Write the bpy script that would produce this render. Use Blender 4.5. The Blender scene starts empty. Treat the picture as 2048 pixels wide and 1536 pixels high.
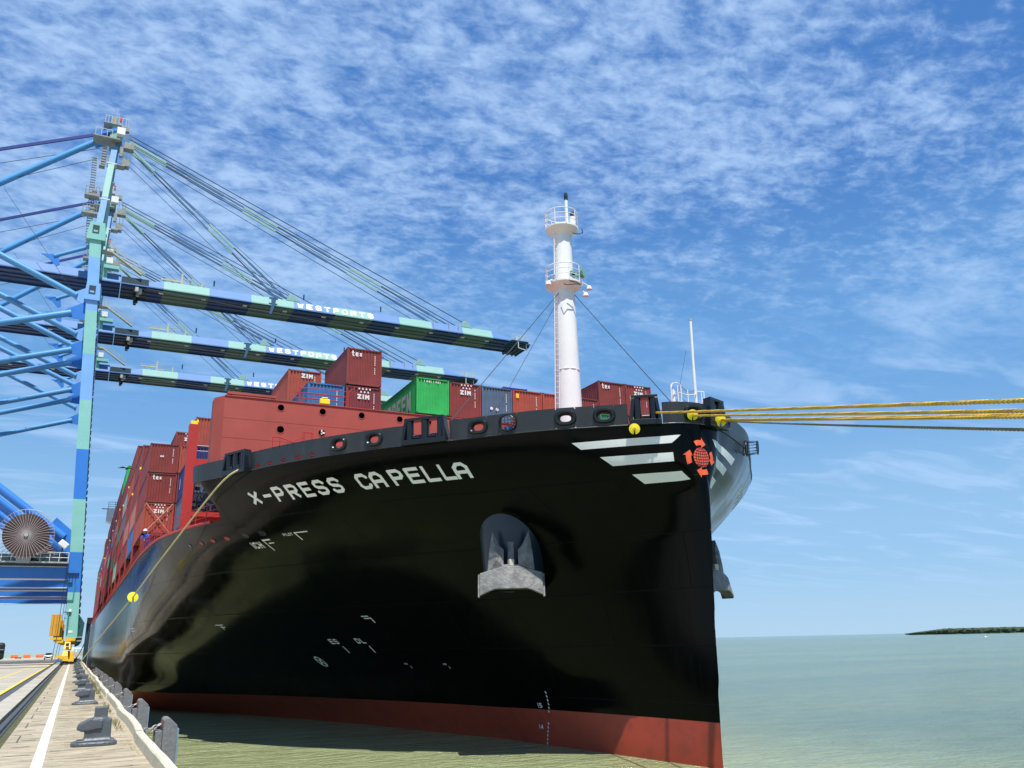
import bpy, bmesh, math, random
from mathutils import Vector, Matrix
random.seed(7)
SC = bpy.context.scene
COL = SC.collection
R = math.radians
# ------------------------------------------------------------------ camera
cam_d = bpy.data.cameras.new('camera'); cam = bpy.data.objects.new('camera', cam_d); COL.objects.link(cam)
cam_d.sensor_fit = 'HORIZONTAL'; cam_d.sensor_width = 36.0; cam_d.lens = 1695.0/2048*36.0
cam_d.clip_start = 0.1; cam_d.clip_end = 120000
CAMPOS = Vector((-1.34, 0.0, 1.7))
_r = Vector((.8960, -.4430, -.0210)); _f = Vector((.429, .855, .291)).normalized()
_r = (_r - _f*_r.dot(_f)).normalized(); _u = _r.cross(_f)
mw = Matrix((( _r.x, _u.x, -_f.x), (_r.y, _u.y, -_f.y), (_r.z, _u.z, -_f.z))).to_4x4(); mw.translation = CAMPOS
cam.matrix_world = mw
SC.camera = cam
# ------------------------------------------------------------------ world: sky with altocumulus
SUN_EL, SUN_AZ = R(65), R(8)          # azimuth measured from -Y towards -X
W = bpy.data.worlds.new('World'); SC.world = W; W.use_nodes = True
nt = W.node_tree; nt.nodes.clear(); N = nt.nodes; L = nt.links
def wn(t, **k):
    n = N.new(t)
    for a, v in k.items(): setattr(n, a, v)
    return n
def wmath(op, a, b=None, c=None, clamp=False):
    n = N.new('ShaderNodeMath'); n.operation = op; n.use_clamp = clamp
    for i, v in enumerate((a, b, c)):
        if v is None: continue
        if isinstance(v, (int, float)): n.inputs[i].default_value = v
        else: L.new(v, n.inputs[i])
    return n.outputs[0]
sky = wn('ShaderNodeTexSky'); sky.sky_type = 'NISHITA'; sky.sun_disc = False
sky.sun_elevation = SUN_EL; sky.sun_rotation = R(180+8); sky.altitude = 0; sky.air_density = 1.0; sky.dust_density = 0.0; sky.ozone_density = 3.0
geo = wn('ShaderNodeTexCoord')
sep = wn('ShaderNodeSeparateXYZ'); L.new(geo.outputs['Generated'], sep.inputs[0])
zz = wmath('MAXIMUM', sep.outputs[2], 0.0)
den = wmath('ADD', zz, 0.10)
px = wmath('DIVIDE', sep.outputs[0], den); py = wmath('DIVIDE', sep.outputs[1], den)
comb = wn('ShaderNodeCombineXYZ'); L.new(px, comb.inputs[0]); L.new(py, comb.inputs[1])
def wnoise(scale, detail, rough, dist=0.0, off=(0,0,0), rot=0.0, sc=(1,1,1), vec=None):
    m = wn('ShaderNodeMapping'); m.inputs['Location'].default_value = off; m.inputs['Rotation'].default_value = (0,0,rot); m.inputs['Scale'].default_value = sc
    L.new(vec or comb.outputs[0], m.inputs[0])
    t = wn('ShaderNodeTexNoise'); t.inputs['Scale'].default_value = scale; t.inputs['Detail'].default_value = detail; t.inputs['Roughness'].default_value = rough; t.inputs['Distortion'].default_value = dist
    L.new(m.outputs[0], t.inputs['Vector']); return t.outputs['Fac']
def wramp(v, lo, hi, a=0.0, b=1.0):
    n = wn('ShaderNodeMapRange'); n.interpolation_type = 'SMOOTHSTEP'
    n.inputs[1].default_value = lo; n.inputs[2].default_value = hi; n.inputs[3].default_value = a; n.inputs[4].default_value = b
    L.new(v, n.inputs[0]); return n.outputs[0]
cells = wnoise(17.0, 6.0, 0.60, 0.3, (3.1, 1.7, 0), 0.5, (1.0, 1.35, 1))
fine = wnoise(52.0, 3.0, 0.55, 0.4, (7, 2, 0), 0.5, (1, 1.3, 1))
mids = wnoise(4.2, 3.0, 0.5, 0.5, (1, 4, 0), 0.7, (1, 1.5, 1))
big = wnoise(1.1, 2.0, 0.5, 0.3, (0.4, 5.2, 0), 0.2)
cov = wramp(big, 0.30, 0.62)
# the deck of cloud thins out low over the sea and ends to the right
low = wramp(zz, 0.22, 0.46)
mix1 = wmath('MULTIPLY_ADD', fine, 0.16, wmath('MULTIPLY_ADD', cells, 0.54, wmath('MULTIPLY', mids, 0.30)))
thr = wmath('MULTIPLY_ADD', cov, 0.15, mix1)
cl = wramp(thr, 0.45, 0.78)
cl = wmath('MULTIPLY', cl, low)
wisp = wnoise(1.5, 4.0, 0.55, 0.8, (2, 9, 0), 1.1, (1, 3.2, 1))
wl = wmath('MULTIPLY', wramp(wisp, 0.46, 0.72), wramp(zz, 0.0, 0.10))
wl = wmath('MULTIPLY', wl, wmath('SUBTRACT', 1.0, low))
cl = wmath('ADD', wmath('MULTIPLY', cl, 0.80), wmath('MULTIPLY', wl, 0.58), clamp=True)
# clear-air colour: the physical sky blended with a humid blue that pales to the horizon
rp = wn('ShaderNodeValToRGB'); rp.color_ramp.interpolation = 'EASE'
els = rp.color_ramp.elements
KS = 12.0
stops = [(0.0,(4.6,7.4,10.3)),(.10,(3.6,6.6,10.2)),(.30,(1.75,4.5,9.0)),(.52,(.85,2.65,7.1)),(1.0,(.55,1.8,5.4))]
els[0].position = 0; els[1].position = 1
for q_ in (.10,.30,.52): els.new(q_)
for e_, (q_, c_) in zip(els, stops): e_.position = q_; e_.color = (c_[0]/KS, c_[1]/KS, c_[2]/KS, 1)
L.new(zz, rp.inputs[0])
vm = wn('ShaderNodeVectorMath', operation='SCALE'); L.new(rp.outputs[0], vm.inputs[0]); vm.inputs['Scale'].default_value = KS
tint = wn('ShaderNodeMix'); tint.data_type = 'RGBA'; tint.inputs[0].default_value = 0.88
L.new(sky.outputs[0], tint.inputs[6]); L.new(vm.outputs[0], tint.inputs[7])
mx = wn('ShaderNodeMix'); mx.data_type = 'RGBA'; L.new(cl, mx.inputs[0]); L.new(tint.outputs[2], mx.inputs[6]); mx.inputs[7].default_value = (5.6, 8.0, 11.6, 1)
bg = wn('ShaderNodeBackground'); bg.inputs[1].default_value = 0.07; L.new(mx.outputs[2], bg.inputs[0])
out = wn('ShaderNodeOutputWorld'); L.new(bg.outputs[0], out.inputs[0])
# ------------------------------------------------------------------ sun
sd = bpy.data.lights.new('sun', 'SUN'); sd.energy = 4.6; sd.angle = R(0.5); sd.color = (1.0, .965, .91)
so = bpy.data.objects.new('sun', sd); COL.objects.link(so)
sdir = Vector((-math.sin(SUN_AZ)*math.cos(SUN_EL), -math.cos(SUN_AZ)*math.cos(SUN_EL), math.sin(SUN_EL)))
so.rotation_euler = sdir.to_track_quat('Z', 'Y').to_euler(); so.location = (0, -40, 90)
vs = SC.view_settings; vs.view_transform = 'Standard'; vs.look = 'None'; vs.exposure = 0.35; vs.gamma = 1.0; vs.use_curve_mapping = False
SC.render.engine = 'CYCLES'
# ------------------------------------------------------------------ materials
MATS = {}
def mat(name, col, rough=.5, metal=0.0, var=.12, vscale=1.2, bump=0.0, bscale=20.0, spec=.5, col2=None, streak=0.0, coat=0.0, c2lo=.52, c2hi=.72, coords='Object', stretch=None):
    """procedural paint / stone: base colour, slow mottling, optional second colour in patches (dirt, rust), vertical streaks, bump"""
    if name in MATS: return MATS[name]
    m = bpy.data.materials.new(name); m.use_nodes = True; MATS[name] = m
    t = m.node_tree; n = t.nodes; l = t.links; b = n['Principled BSDF']
    b.inputs['Roughness'].default_value = rough; b.inputs['Metallic'].default_value = metal
    b.inputs['Specular IOR Level'].default_value = spec
    if coat: b.inputs['Coat Weight'].default_value = coat; b.inputs['Coat Roughness'].default_value = .05
    tc = n.new('ShaderNodeTexCoord')
    src = tc.outputs[coords]
    if stretch:
        ms = n.new('ShaderNodeMapping'); ms.inputs['Scale'].default_value = stretch; l.new(src, ms.inputs[0]); src = ms.outputs[0]
    nz = n.new('ShaderNodeTexNoise'); nz.inputs['Scale'].default_value = vscale; nz.inputs['Detail'].default_value = 6; nz.inputs['Roughness'].default_value = .62
    l.new(src, nz.inputs['Vector'])
    mr = n.new('ShaderNodeMapRange'); mr.inputs[1].default_value = .3; mr.inputs[2].default_value = .7; mr.inputs[3].default_value = 1-var; mr.inputs[4].default_value = 1+var
    l.new(nz.outputs[0], mr.inputs[0])
    mul = n.new('ShaderNodeMix'); mul.data_type = 'RGBA'; mul.blend_type = 'MULTIPLY'; mul.inputs[0].default_value = 1
    mul.inputs[6].default_value = (*col, 1); l.new(mr.outputs[0], mul.inputs[7])
    cur = mul.outputs[2]
    if col2 is not None:
        n2 = n.new('ShaderNodeTexNoise'); n2.inputs['Scale'].default_value = vscale*2.7; n2.inputs['Detail'].default_value = 7; n2.inputs['Roughness'].default_value = .7
        mp = n.new('ShaderNodeMapping'); mp.inputs['Location'].default_value = (4.2, 1.3, 7.7)
        if streak: mp.inputs['Scale'].default_value = (1, 1, 1-streak)
        l.new(src, mp.inputs[0]); l.new(mp.outputs[0], n2.inputs['Vector'])
        r2 = n.new('ShaderNodeMapRange'); r2.inputs[1].default_value = c2lo; r2.inputs[2].default_value = c2hi; l.new(n2.outputs[0], r2.inputs[0])
        m2 = n.new('ShaderNodeMix'); m2.data_type = 'RGBA'; l.new(r2.outputs[0], m2.inputs[0]); l.new(cur, m2.inputs[6]); m2.inputs[7].default_value = (*col2, 1)
        cur = m2.outputs[2]
    l.new(cur, b.inputs['Base Color'])
    if bump:
        nb = n.new('ShaderNodeTexNoise'); nb.inputs['Scale'].default_value = bscale; nb.inputs['Detail'].default_value = 5; l.new(src, nb.inputs['Vector'])
        bp = n.new('ShaderNodeBump'); bp.inputs['Strength'].default_value = bump; bp.inputs['Distance'].default_value = .05
        l.new(nb.outputs[0], bp.inputs['Height']); l.new(bp.outputs[0], b.inputs['Normal'])
    return m
# ------------------------------------------------------------------ mesh builder
ORG = {}
class MB:
    def __init__(s): s.v = []; s.f = []; s.m = []; s.mats = []
    def mi(s, m):
        if m is None: return 0
        if m not in s.mats: s.mats.append(m)
        return s.mats.index(m)
    def add(s, vs, fs, m=None):
        b = len(s.v); k = s.mi(m); s.v += [tuple(p) for p in vs]
        for f in fs: s.f.append(tuple(b+i for i in f)); s.m.append(k)
    def quad(s, a, b, c, d, m=None): s.add([a, b, c, d], [(0, 1, 2, 3)], m)
    def box(s, c, d, m=None, rot=None, taper=1.0, ax=None):
        hx, hy, hz = d[0]/2, d[1]/2, d[2]/2; P = []
        for z, k in ((-hz, 1), (hz, taper)):
            for x, y in ((-hx, -hy), (hx, -hy), (hx, hy), (-hx, hy)): P.append(Vector((x*k, y*k, z)))
        if rot is not None: P = [rot @ p for p in P]
        c = Vector(c); s.add([p+c for p in P], [(0,3,2,1),(4,5,6,7),(0,1,5,4),(1,2,6,5),(2,3,7,6),(3,0,4,7)], m)
    def bx(s, x0, x1, y0, y1, z0, z1, m=None): s.box(((x0+x1)/2, (y0+y1)/2, (z0+z1)/2), (abs(x1-x0), abs(y1-y0), abs(z1-z0)), m)
    def tube(s, p, q, r, n=8, m=None, r2=None, cap=True):
        p = Vector(p); q = Vector(q); d = (q-p)
        if d.length < 1e-6: return
        d.normalize(); a = d.orthogonal().normalized()
        if abs(d.z) < .99: a = d.cross(Vector((0,0,1))).normalized()
        b = d.cross(a); r2 = r if r2 is None else r2; P = []
        for o, rr in ((p, r), (q, r2)):
            for i in range(n):
                t = 2*math.pi*(i+.5)/n; P.append(o+a*math.cos(t)*rr+b*math.sin(t)*rr)
        F = [(i, (i+1) % n, n+(i+1) % n, n+i) for i in range(n)]
        if cap: F += [tuple(range(n))[::-1], tuple(range(n, 2*n))]
        s.add(P, F, m)
    def bar(s, p, q, w, h, m=None):
        p = Vector(p); q = Vector(q); d = (q-p); Ln = d.length; d.normalize()
        a = d.cross(Vector((0,0,1)))
        a = Vector((1,0,0)) if a.length < .02 else a.normalized()
        b = a.cross(d).normalized(); P = []
        for o in (p, q):
            for x, y in ((-w/2, -h/2), (w/2, -h/2), (w/2, h/2), (-w/2, h/2)): P.append(o+a*x+b*y)
        s.add(P, [(0,3,2,1),(4,5,6,7),(0,1,5,4),(1,2,6,5),(2,3,7,6),(3,0,4,7)], m)
    def path(s, pts, r, n=6, m=None):
        pts = [Vector(p) for p in pts]; P = []; K = len(pts); a = None
        for i, p in enumerate(pts):
            d = (pts[min(i+1, K-1)]-pts[max(i-1, 0)]).normalized()
            if a is None: a = d.cross(Vector((0,0,1))) if abs(d.z) < .95 else d.cross(Vector((1,0,0)))
            a = (a-d*a.dot(d)).normalized(); b = d.cross(a)
            for k in range(n):
                t = 2*math.pi*k/n; P.append(p+a*math.cos(t)*r+b*math.sin(t)*r)
        F = []
        for i in range(K-1):
            for k in range(n): F.append((i*n+k, i*n+(k+1) % n, (i+1)*n+(k+1) % n, (i+1)*n+k))
        F += [tuple(range(n))[::-1], tuple((K-1)*n+k for k in range(n))]
        s.add(P, F, m)
    def lathe(s, prof, c=(0,0,0), n=16, m=None, axis=None):
        c = Vector(c); rot = Matrix.Identity(3)
        if axis is not None: rot = Vector(axis).to_track_quat('Z', 'Y').to_matrix()
        P = []; K = len(prof)
        for r, z in prof:
            for i in range(n):
                t = 2*math.pi*i/n; P.append(c+rot@Vector((r*math.cos(t), r*math.sin(t), z)))
        F = [(k*n+i, k*n+(i+1) % n, (k+1)*n+(i+1) % n, (k+1)*n+i) for k in range(K-1) for i in range(n)]
        if prof[0][0] > 1e-4: F.append(tuple(range(n))[::-1])
        if prof[-1][0] > 1e-4: F.append(tuple((K-1)*n+i for i in range(n)))
        s.add(P, F, m)
    def prism(s, poly, ext, m=None):
        """poly: list of 3-D points (flat outline); ext: extrusion vector"""
        poly = [Vector(p) for p in poly]; e = Vector(ext); n = len(poly)
        s.add(poly+[p+e for p in poly], [tuple(range(n))[::-1], tuple(range(n, 2*n))]+[(i, (i+1) % n, n+(i+1) % n, n+i) for i in range(n)], m)
    def mesh(s, name, m=None, smooth=False, fix=True, org=(0,0,0)):
        me = bpy.data.meshes.new(name); o = Vector(org)
        me.from_pydata([tuple(Vector(v)-o) for v in s.v], [], s.f)
        ml = s.mats if s.mats else ([m] if m else [])
        for x in ml: me.materials.append(x)
        if s.mats:
            for p, k in zip(me.polygons, s.m): p.material_index = k
        if fix:
            bm = bmesh.new(); bm.from_mesh(me)
            if smooth: bmesh.ops.remove_doubles(bm, verts=bm.verts, dist=1e-4)
            bmesh.ops.recalc_face_normals(bm, faces=bm.faces); bm.to_mesh(me); bm.free()
        if smooth:
            for p in me.polygons: p.use_smooth = True
            try: me.set_sharp_from_angle(angle=R(38))
            except Exception: pass
        me.update(); return me
    def build(s, name, m=None, parent=None, smooth=False, fix=True, bevel=0.0, label=None):
        org = Vector((0,0,0))
        p = parent
        while p is not None: org += p.location; p = p.parent
        o = bpy.data.objects.new(name, s.mesh(name, m, smooth, fix, org)); COL.objects.link(o)
        if parent: o.parent = parent
        if bevel:
            b = o.modifiers.new('bevel', 'BEVEL'); b.width = bevel; b.segments = 2; b.limit_method = 'ANGLE'; b.angle_limit = R(40)
        if label: o['label'] = label
        return o
def tag(o, label=None, cat=None, group=None, kind=None):
    if label: o['label'] = label
    if cat: o['category'] = cat
    if group: o['group'] = group
    if kind: o['kind'] = kind
    return o
def thing(name, loc, label, cat, group=None):
    o = bpy.data.objects.new(name, None); o.empty_display_size = .3; COL.objects.link(o); o.location = loc
    return tag(o, label, cat, group)
def solo(mb, name, loc, m, label, cat, group=None, **k):
    """one thing that is a single mesh, origin at loc"""
    o = bpy.data.objects.new(name, mb.mesh(name, m, k.get('smooth', False), k.get('fix', True), loc)); COL.objects.link(o); o.location = loc
    return tag(o, label, cat, group)
def dup(o, parent=None):
    c = o.copy(); COL.objects.link(c)
    if parent is not None: c.parent = parent
    for ch in list(o.children): dup(ch, c)
    return c
# ------------------------------------------------------------------ block lettering (strokes on a unit box)
GL = {
 'A': [[(0,0),(0,.75),(.28,1),(.72,1),(1,.75),(1,0)], [(0,.38),(1,.38)]],
 'B': [[(0,0),(0,1),(.8,1),(1,.85),(1,.62),(.8,.52),(1,.4),(1,.15),(.8,0),(0,0)], [(0,.52),(.8,.52)]],
 'C': [[(1,.72),(1,.82),(.78,1),(.22,1),(0,.8),(0,.2),(.22,0),(.78,0),(1,.18),(1,.28)]],
 'D': [[(0,0),(0,1),(.7,1),(1,.72),(1,.28),(.7,0),(0,0)]],
 'E': [[(1,1),(0,1),(0,0),(1,0)], [(0,.52),(.85,.52)]],
 'F': [[(1,1),(0,1),(0,0)], [(0,.52),(.85,.52)]],
 'G': [[(1,.75),(1,.82),(.78,1),(.22,1),(0,.8),(0,.2),(.22,0),(.78,0),(1,.2),(1,.48),(.55,.48)]],
 'H': [[(0,0),(0,1)], [(1,0),(1,1)], [(0,.5),(1,.5)]],
 'I': [[(.5,0),(.5,1)]],
 'L': [[(0,1),(0,0),(1,0)]],
 'M': [[(0,0),(0,1),(.5,.4),(1,1),(1,0)]],
 'N': [[(0,0),(0,1),(1,0),(1,1)]],
 'O': [[(.22,0),(0,.2),(0,.8),(.22,1),(.78,1),(1,.8),(1,.2),(.78,0),(.22,0)]],
 'P': [[(0,0),(0,1),(.78,1),(1,.84),(1,.6),(.78,.44),(0,.44)]],
 'R': [[(0,0),(0,1),(.78,1),(1,.84),(1,.62),(.78,.48),(0,.48)], [(.5,.48),(1,0)]],
 'S': [[(1,.76),(1,.84),(.78,1),(.22,1),(0,.84),(0,.66),(.2,.53),(.8,.47),(1,.34),(1,.16),(.78,0),(.22,0),(0,.16),(0,.24)]],
 'T': [[(0,1),(1,1)], [(.5,1),(.5,0)]],
 'V': [[(0,1),(.5,0),(1,1)]],
 'W': [[(0,1),(.25,0),(.5,.7),(.75,0),(1,1)]],
 'X': [[(0,0),(1,1)], [(0,1),(1,0)]],
 'a': [[(0,0),(.36,1),(.64,1),(1,0)], [(.14,.32),(.86,.32)]],
 'Z': [[(0,1),(1,1),(0,0),(1,0)]],
 '-': [[(.05,.52),(.95,.52)]],
 't': [[(.4,1),(.4,.15),(.55,0),(.9,0)], [(0,.68),(.85,.68)]],
 'e': [[(0,.34),(1,.34),(1,.5),(.78,.68),(.22,.68),(0,.5),(0,.18),(.22,0),(1,0)]],
 'x': [[(0,0),(1,.68)], [(0,.68),(1,0)]],
 '1': [[(.2,.8),(.55,1),(.55,0)]], '0': [[(.2,0),(0,.2),(0,.8),(.2,1),(.8,1),(1,.8),(1,.2),(.8,0),(.2,0)]],
 '3': [[(0,1),(1,1),(.5,.58),(1,.4),(1,.12),(.8,0),(0,0)]],
 '4': [[(.75,0),(.75,1),(0,.3),(1,.3)]], '5': [[(1,1),(.05,1),(0,.55),(.8,.58),(1,.4),(1,.15),(.8,0),(0,0)]],
 '6': [[(.9,1),(.3,1),(0,.7),(0,.15),(.2,0),(.8,0),(1,.15),(1,.4),(.8,.55),(0,.5)]],
}
def glyph(ch, th, sub=None, aspect=1.0):
    """quads of a letter in the unit box; th = stroke thickness as a share of the height; aspect = width/height of the cell. last value = layer"""
    Q = []; k = 0; ix = th/aspect/2
    for pl in GL.get(ch, []):
        pts = [(ix+(1-2*ix)*x, th/2+(1-th)*y) for x, y in pl]
        for i in range(len(pts)-1):
            a = Vector((pts[i][0]*aspect, pts[i][1])); b = Vector((pts[i+1][0]*aspect, pts[i+1][1])); d = (b-a).normalized(); nn = Vector((-d.y, d.x))*th/2
            e0 = d*th*(.5 if i == 0 and len(pts) == 2 and abs(d.x*d.y) < .02 and False else (.0 if i == 0 else .28)); e1 = d*th*(.0 if i == len(pts)-2 else .28)
            short = (pts[i+1][1]-pts[i][1])**2+(pts[i+1][0]-pts[i][0])**2 < .04 and len(pts) > 4
            if i == 0 and (abs(d.x) < .02 or abs(d.y) < .02): e0 = d*th*(.5 if not short else 0)
            if i == len(pts)-2 and (abs(d.x) < .02 or abs(d.y) < .02): e1 = d*th*(.5 if not short else 0)
            a = a-e0; b = b+e1
            Q.append([(p.x/aspect, p.y, k) for p in (a-nn, b-nn, b+nn, a+nn)]); k += 1
    return Q
def text_on(mb, txt, P, w, h, gap, th, m=None, step=None):
    """P(x, y, layer) maps text-plane metres to a 3-D point; letters w x h with gap"""
    x = 0.0
    for ch in txt:
        if ch == ' ': x += (w+gap)*.6; continue
        cw = w*(.35 if ch in 'I1' else 1.0)
        for q in glyph(ch, th, aspect=cw/h):
            c = [(x+u*cw, v*h, k) for u, v, k in q]
            ns = 1 if not step else max(1, int(math.dist(c[0][:2], c[1][:2])/step+.99))
            for i in range(ns):
                f0, f1 = i/ns, (i+1)/ns
                lo = lambda f: tuple(c[0][j]+(c[1][j]-c[0][j])*f for j in range(3))
                hi = lambda f: tuple(c[3][j]+(c[2][j]-c[3][j])*f for j in range(3))
                mb.quad(P(*lo(f0)), P(*lo(f1)), P(*hi(f1)), P(*hi(f0)), m)
        x += cw+gap
    return x
# ================================================================== materials used
M_conc = mat('concrete_weathered', (.42,.355,.245), .9, var=.32, vscale=1.0, bump=.6, bscale=9, col2=(.13,.115,.085), c2lo=.50, c2hi=.74, stretch=(.8,2.6,1))
M_conc2 = mat('concrete_pale', (.43,.395,.32), .9, var=.18, vscale=.5, bump=.3, bscale=9, col2=(.27,.24,.19), c2lo=.55, c2hi=.85)
M_kerb = mat('kerb_concrete', (.62,.57,.42), .85, var=.12, vscale=3, bump=.5, bscale=22, col2=(.25,.22,.15), c2lo=.6, c2hi=.8)
M_darkc = mat('dark_groove', (.045,.043,.04), .85, var=.3, vscale=4)
M_moss = mat('moss', (.075,.085,.03), .95, var=.4, vscale=5, bump=.8, bscale=30, col2=(.22,.19,.12), c2lo=.5, c2hi=.7)
M_white = mat('line_paint', (.76,.75,.70), .6, var=.08, vscale=5, col2=(.42,.37,.28), c2lo=.54, c2hi=.78)
M_yline = mat('yellow_line_paint', (.75,.58,.06), .6, var=.1, vscale=5, col2=(.4,.36,.25), c2lo=.56, c2hi=.75)
M_rail = mat('rail_steel', (.16,.16,.165), .38, .7, var=.2, vscale=3)
M_rub = mat('trench_cover', (.085,.085,.095), .7, var=.2, vscale=4)
M_iron = mat('bollard_grey_paint', (.085,.098,.108), .42, var=.15, vscale=5, bump=.25, bscale=18, col2=(.13,.09,.07), c2lo=.66, c2hi=.75)
M_fend = mat('fender_panel_grey', (.19,.19,.195), .7, var=.18, vscale=3, bump=.3, bscale=15, col2=(.32,.30,.28), c2lo=.55, c2hi=.75)
M_fblue = mat('fender_face_blue', (.20,.27,.34), .6, var=.2, vscale=5)
M_rust = mat('rust', (.23,.09,.04), .85, var=.3, vscale=5)
M_chain = mat('galvanised_chain', (.42,.39,.36), .55, .4, var=.2, vscale=9, col2=(.2,.1,.05), c2lo=.6, c2hi=.7)
M_teal = mat('teal_paint', (.16,.44,.46), .5, var=.12, vscale=5)
M_black = mat('black_rubber', (.012,.012,.013), .6, var=.2, vscale=3)
M_mint = mat('mint_crane_paint', (.24,.54,.48), .42, var=.06, vscale=.5, col2=(.18,.38,.33), c2lo=.62, c2hi=.9)
M_blue = mat('blue_crane_paint', (.035,.20,.62), .40, var=.07, vscale=.5, col2=(.03,.13,.42), c2lo=.62, c2hi=.9)
M_lblue = mat('pale_blue_crane_paint', (.20,.42,.78), .42, var=.06, vscale=.5)
M_tubeb = mat('tube_blue_crane_paint', (.085,.30,.60), .32, var=.07, vscale=.4)
M_cgrey = mat('crane_galvanised', (.42,.44,.42), .5, .3, var=.15, vscale=2)
M_cwhite = mat('crane_white', (.78,.78,.75), .5, var=.05)
M_cdark = mat('crane_dark_steel', (.02,.045,.06), .5, var=.2)
M_cyel = mat('crane_yellow', (.80,.50,.03), .45, var=.12, vscale=1.5, col2=(.25,.12,.03), c2lo=.58, c2hi=.72)
M_orange = mat('orange_plastic', (.85,.19,.06), .5, var=.08)
M_cable = mat('steel_cable', (.05,.055,.065), .5, .3, var=.1)
M_amber = mat('amber_metal', (.62,.33,.03), .5, var=.1, vscale=1.5)
# ================================================================== the setting
ZW = -3.5
def water():
    m = bpy.data.materials.new('harbour_water'); m.use_nodes = True; t = m.node_tree; n = t.nodes; l = t.links; b = n['Principled BSDF']
    tc = n.new('ShaderNodeTexCoord')
    def nz(sc, det, rough, scale=(1,1,1), rot=0, dist=0):
        mp = n.new('ShaderNodeMapping'); mp.inputs['Scale'].default_value = scale; mp.inputs['Rotation'].default_value = (0,0,rot); l.new(tc.outputs['Object'], mp.inputs[0])
        x = n.new('ShaderNodeTexNoise'); x.inputs['Scale'].default_value = sc; x.inputs['Detail'].default_value = det; x.inputs['Roughness'].default_value = rough; x.inputs['Distortion'].default_value = dist
        l.new(mp.outputs[0], x.inputs['Vector']); return x.outputs[0]
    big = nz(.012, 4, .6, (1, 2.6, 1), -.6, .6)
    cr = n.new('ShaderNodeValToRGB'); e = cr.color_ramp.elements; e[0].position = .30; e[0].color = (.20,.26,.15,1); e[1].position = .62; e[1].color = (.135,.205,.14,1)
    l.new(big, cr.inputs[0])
    # sun and view angle put into the colour: brighter olive inshore, darker teal offshore
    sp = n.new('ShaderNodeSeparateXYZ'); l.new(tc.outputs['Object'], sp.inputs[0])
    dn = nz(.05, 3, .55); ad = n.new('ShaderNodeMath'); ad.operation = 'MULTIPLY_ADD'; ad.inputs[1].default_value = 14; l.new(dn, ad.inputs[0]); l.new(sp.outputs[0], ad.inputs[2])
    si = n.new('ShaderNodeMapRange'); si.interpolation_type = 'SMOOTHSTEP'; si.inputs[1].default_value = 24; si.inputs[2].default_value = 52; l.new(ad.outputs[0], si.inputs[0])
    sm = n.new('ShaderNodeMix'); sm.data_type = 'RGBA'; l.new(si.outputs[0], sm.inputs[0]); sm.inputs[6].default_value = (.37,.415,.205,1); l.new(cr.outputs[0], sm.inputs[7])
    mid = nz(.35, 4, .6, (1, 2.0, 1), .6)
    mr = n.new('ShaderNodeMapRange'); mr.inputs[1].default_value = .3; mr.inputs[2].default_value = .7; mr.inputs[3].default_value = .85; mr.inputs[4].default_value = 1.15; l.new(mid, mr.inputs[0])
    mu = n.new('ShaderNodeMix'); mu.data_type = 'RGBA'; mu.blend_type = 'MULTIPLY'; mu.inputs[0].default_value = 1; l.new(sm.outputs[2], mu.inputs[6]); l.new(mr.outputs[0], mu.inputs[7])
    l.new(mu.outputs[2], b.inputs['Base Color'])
    b.inputs['Roughness'].default_value = .12; b.inputs['IOR'].default_value = 1.33
    w1 = nz(.9, 3, .55, (1, 2.6, 1), .85, .6); w2 = nz(3.2, 4, .6, (1, 2.2, 1), .75, .4); w3 = nz(.16, 2, .5, (1, 2.4, 1), .8, .3)
    a = n.new('ShaderNodeMath'); a.operation = 'MULTIPLY_ADD'; a.inputs[1].default_value = .55; l.new(w2, a.inputs[0]); l.new(w1, a.inputs[2])
    a2 = n.new('ShaderNodeMath'); a2.operation = 'MULTIPLY_ADD'; a2.inputs[1].default_value = 1.6; l.new(w3, a2.inputs[0]); l.new(a.outputs[0], a2.inputs[2])
    bp = n.new('ShaderNodeBump'); bp.inputs['Strength'].default_value = 1.0; bp.inputs['Distance'].default_value = .62; l.new(a2.outputs[0], bp.inputs['Height']); l.new(bp.outputs[0], b.inputs['Normal'])
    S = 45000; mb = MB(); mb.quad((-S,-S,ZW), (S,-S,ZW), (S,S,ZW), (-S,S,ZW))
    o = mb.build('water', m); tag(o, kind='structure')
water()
def struct(o, **k): o['kind'] = 'structure'; return o
# --- quay deck: the solid body below, then separate slabs on it
QY0, QY1 = -40.0, 345.0
mb = MB()
mb.bx(-400, -3.9, QY0, QY1, -5, -.004)          # apron body
mb.bx(-3.9, -2.36, QY0, QY1, -5, -.14)          # trench floor
mb.bx(-2.36, 0, QY0, QY1, -2.2, -.12)           # cope body
quay = struct(mb.build('quay', M_conc2))
# slabs of the cope between crane rail and kerb
ycuts = [-8, 2.6, 14.6, 26.9, 39.0, 51, 63, 75, 87, 99, 111]
for a, b in zip(ycuts, ycuts[1:]):
    m = MB(); m.bx(-2.36, .05, a+.02, b-.02, -.15, 0)
    m.build('deck_slab', M_conc, quay, bevel=.012)
m = MB(); m.bx(-2.36, .05, 111.02, QY1, -.15, 0); m.build('deck_slab', M_conc, quay)
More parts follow.
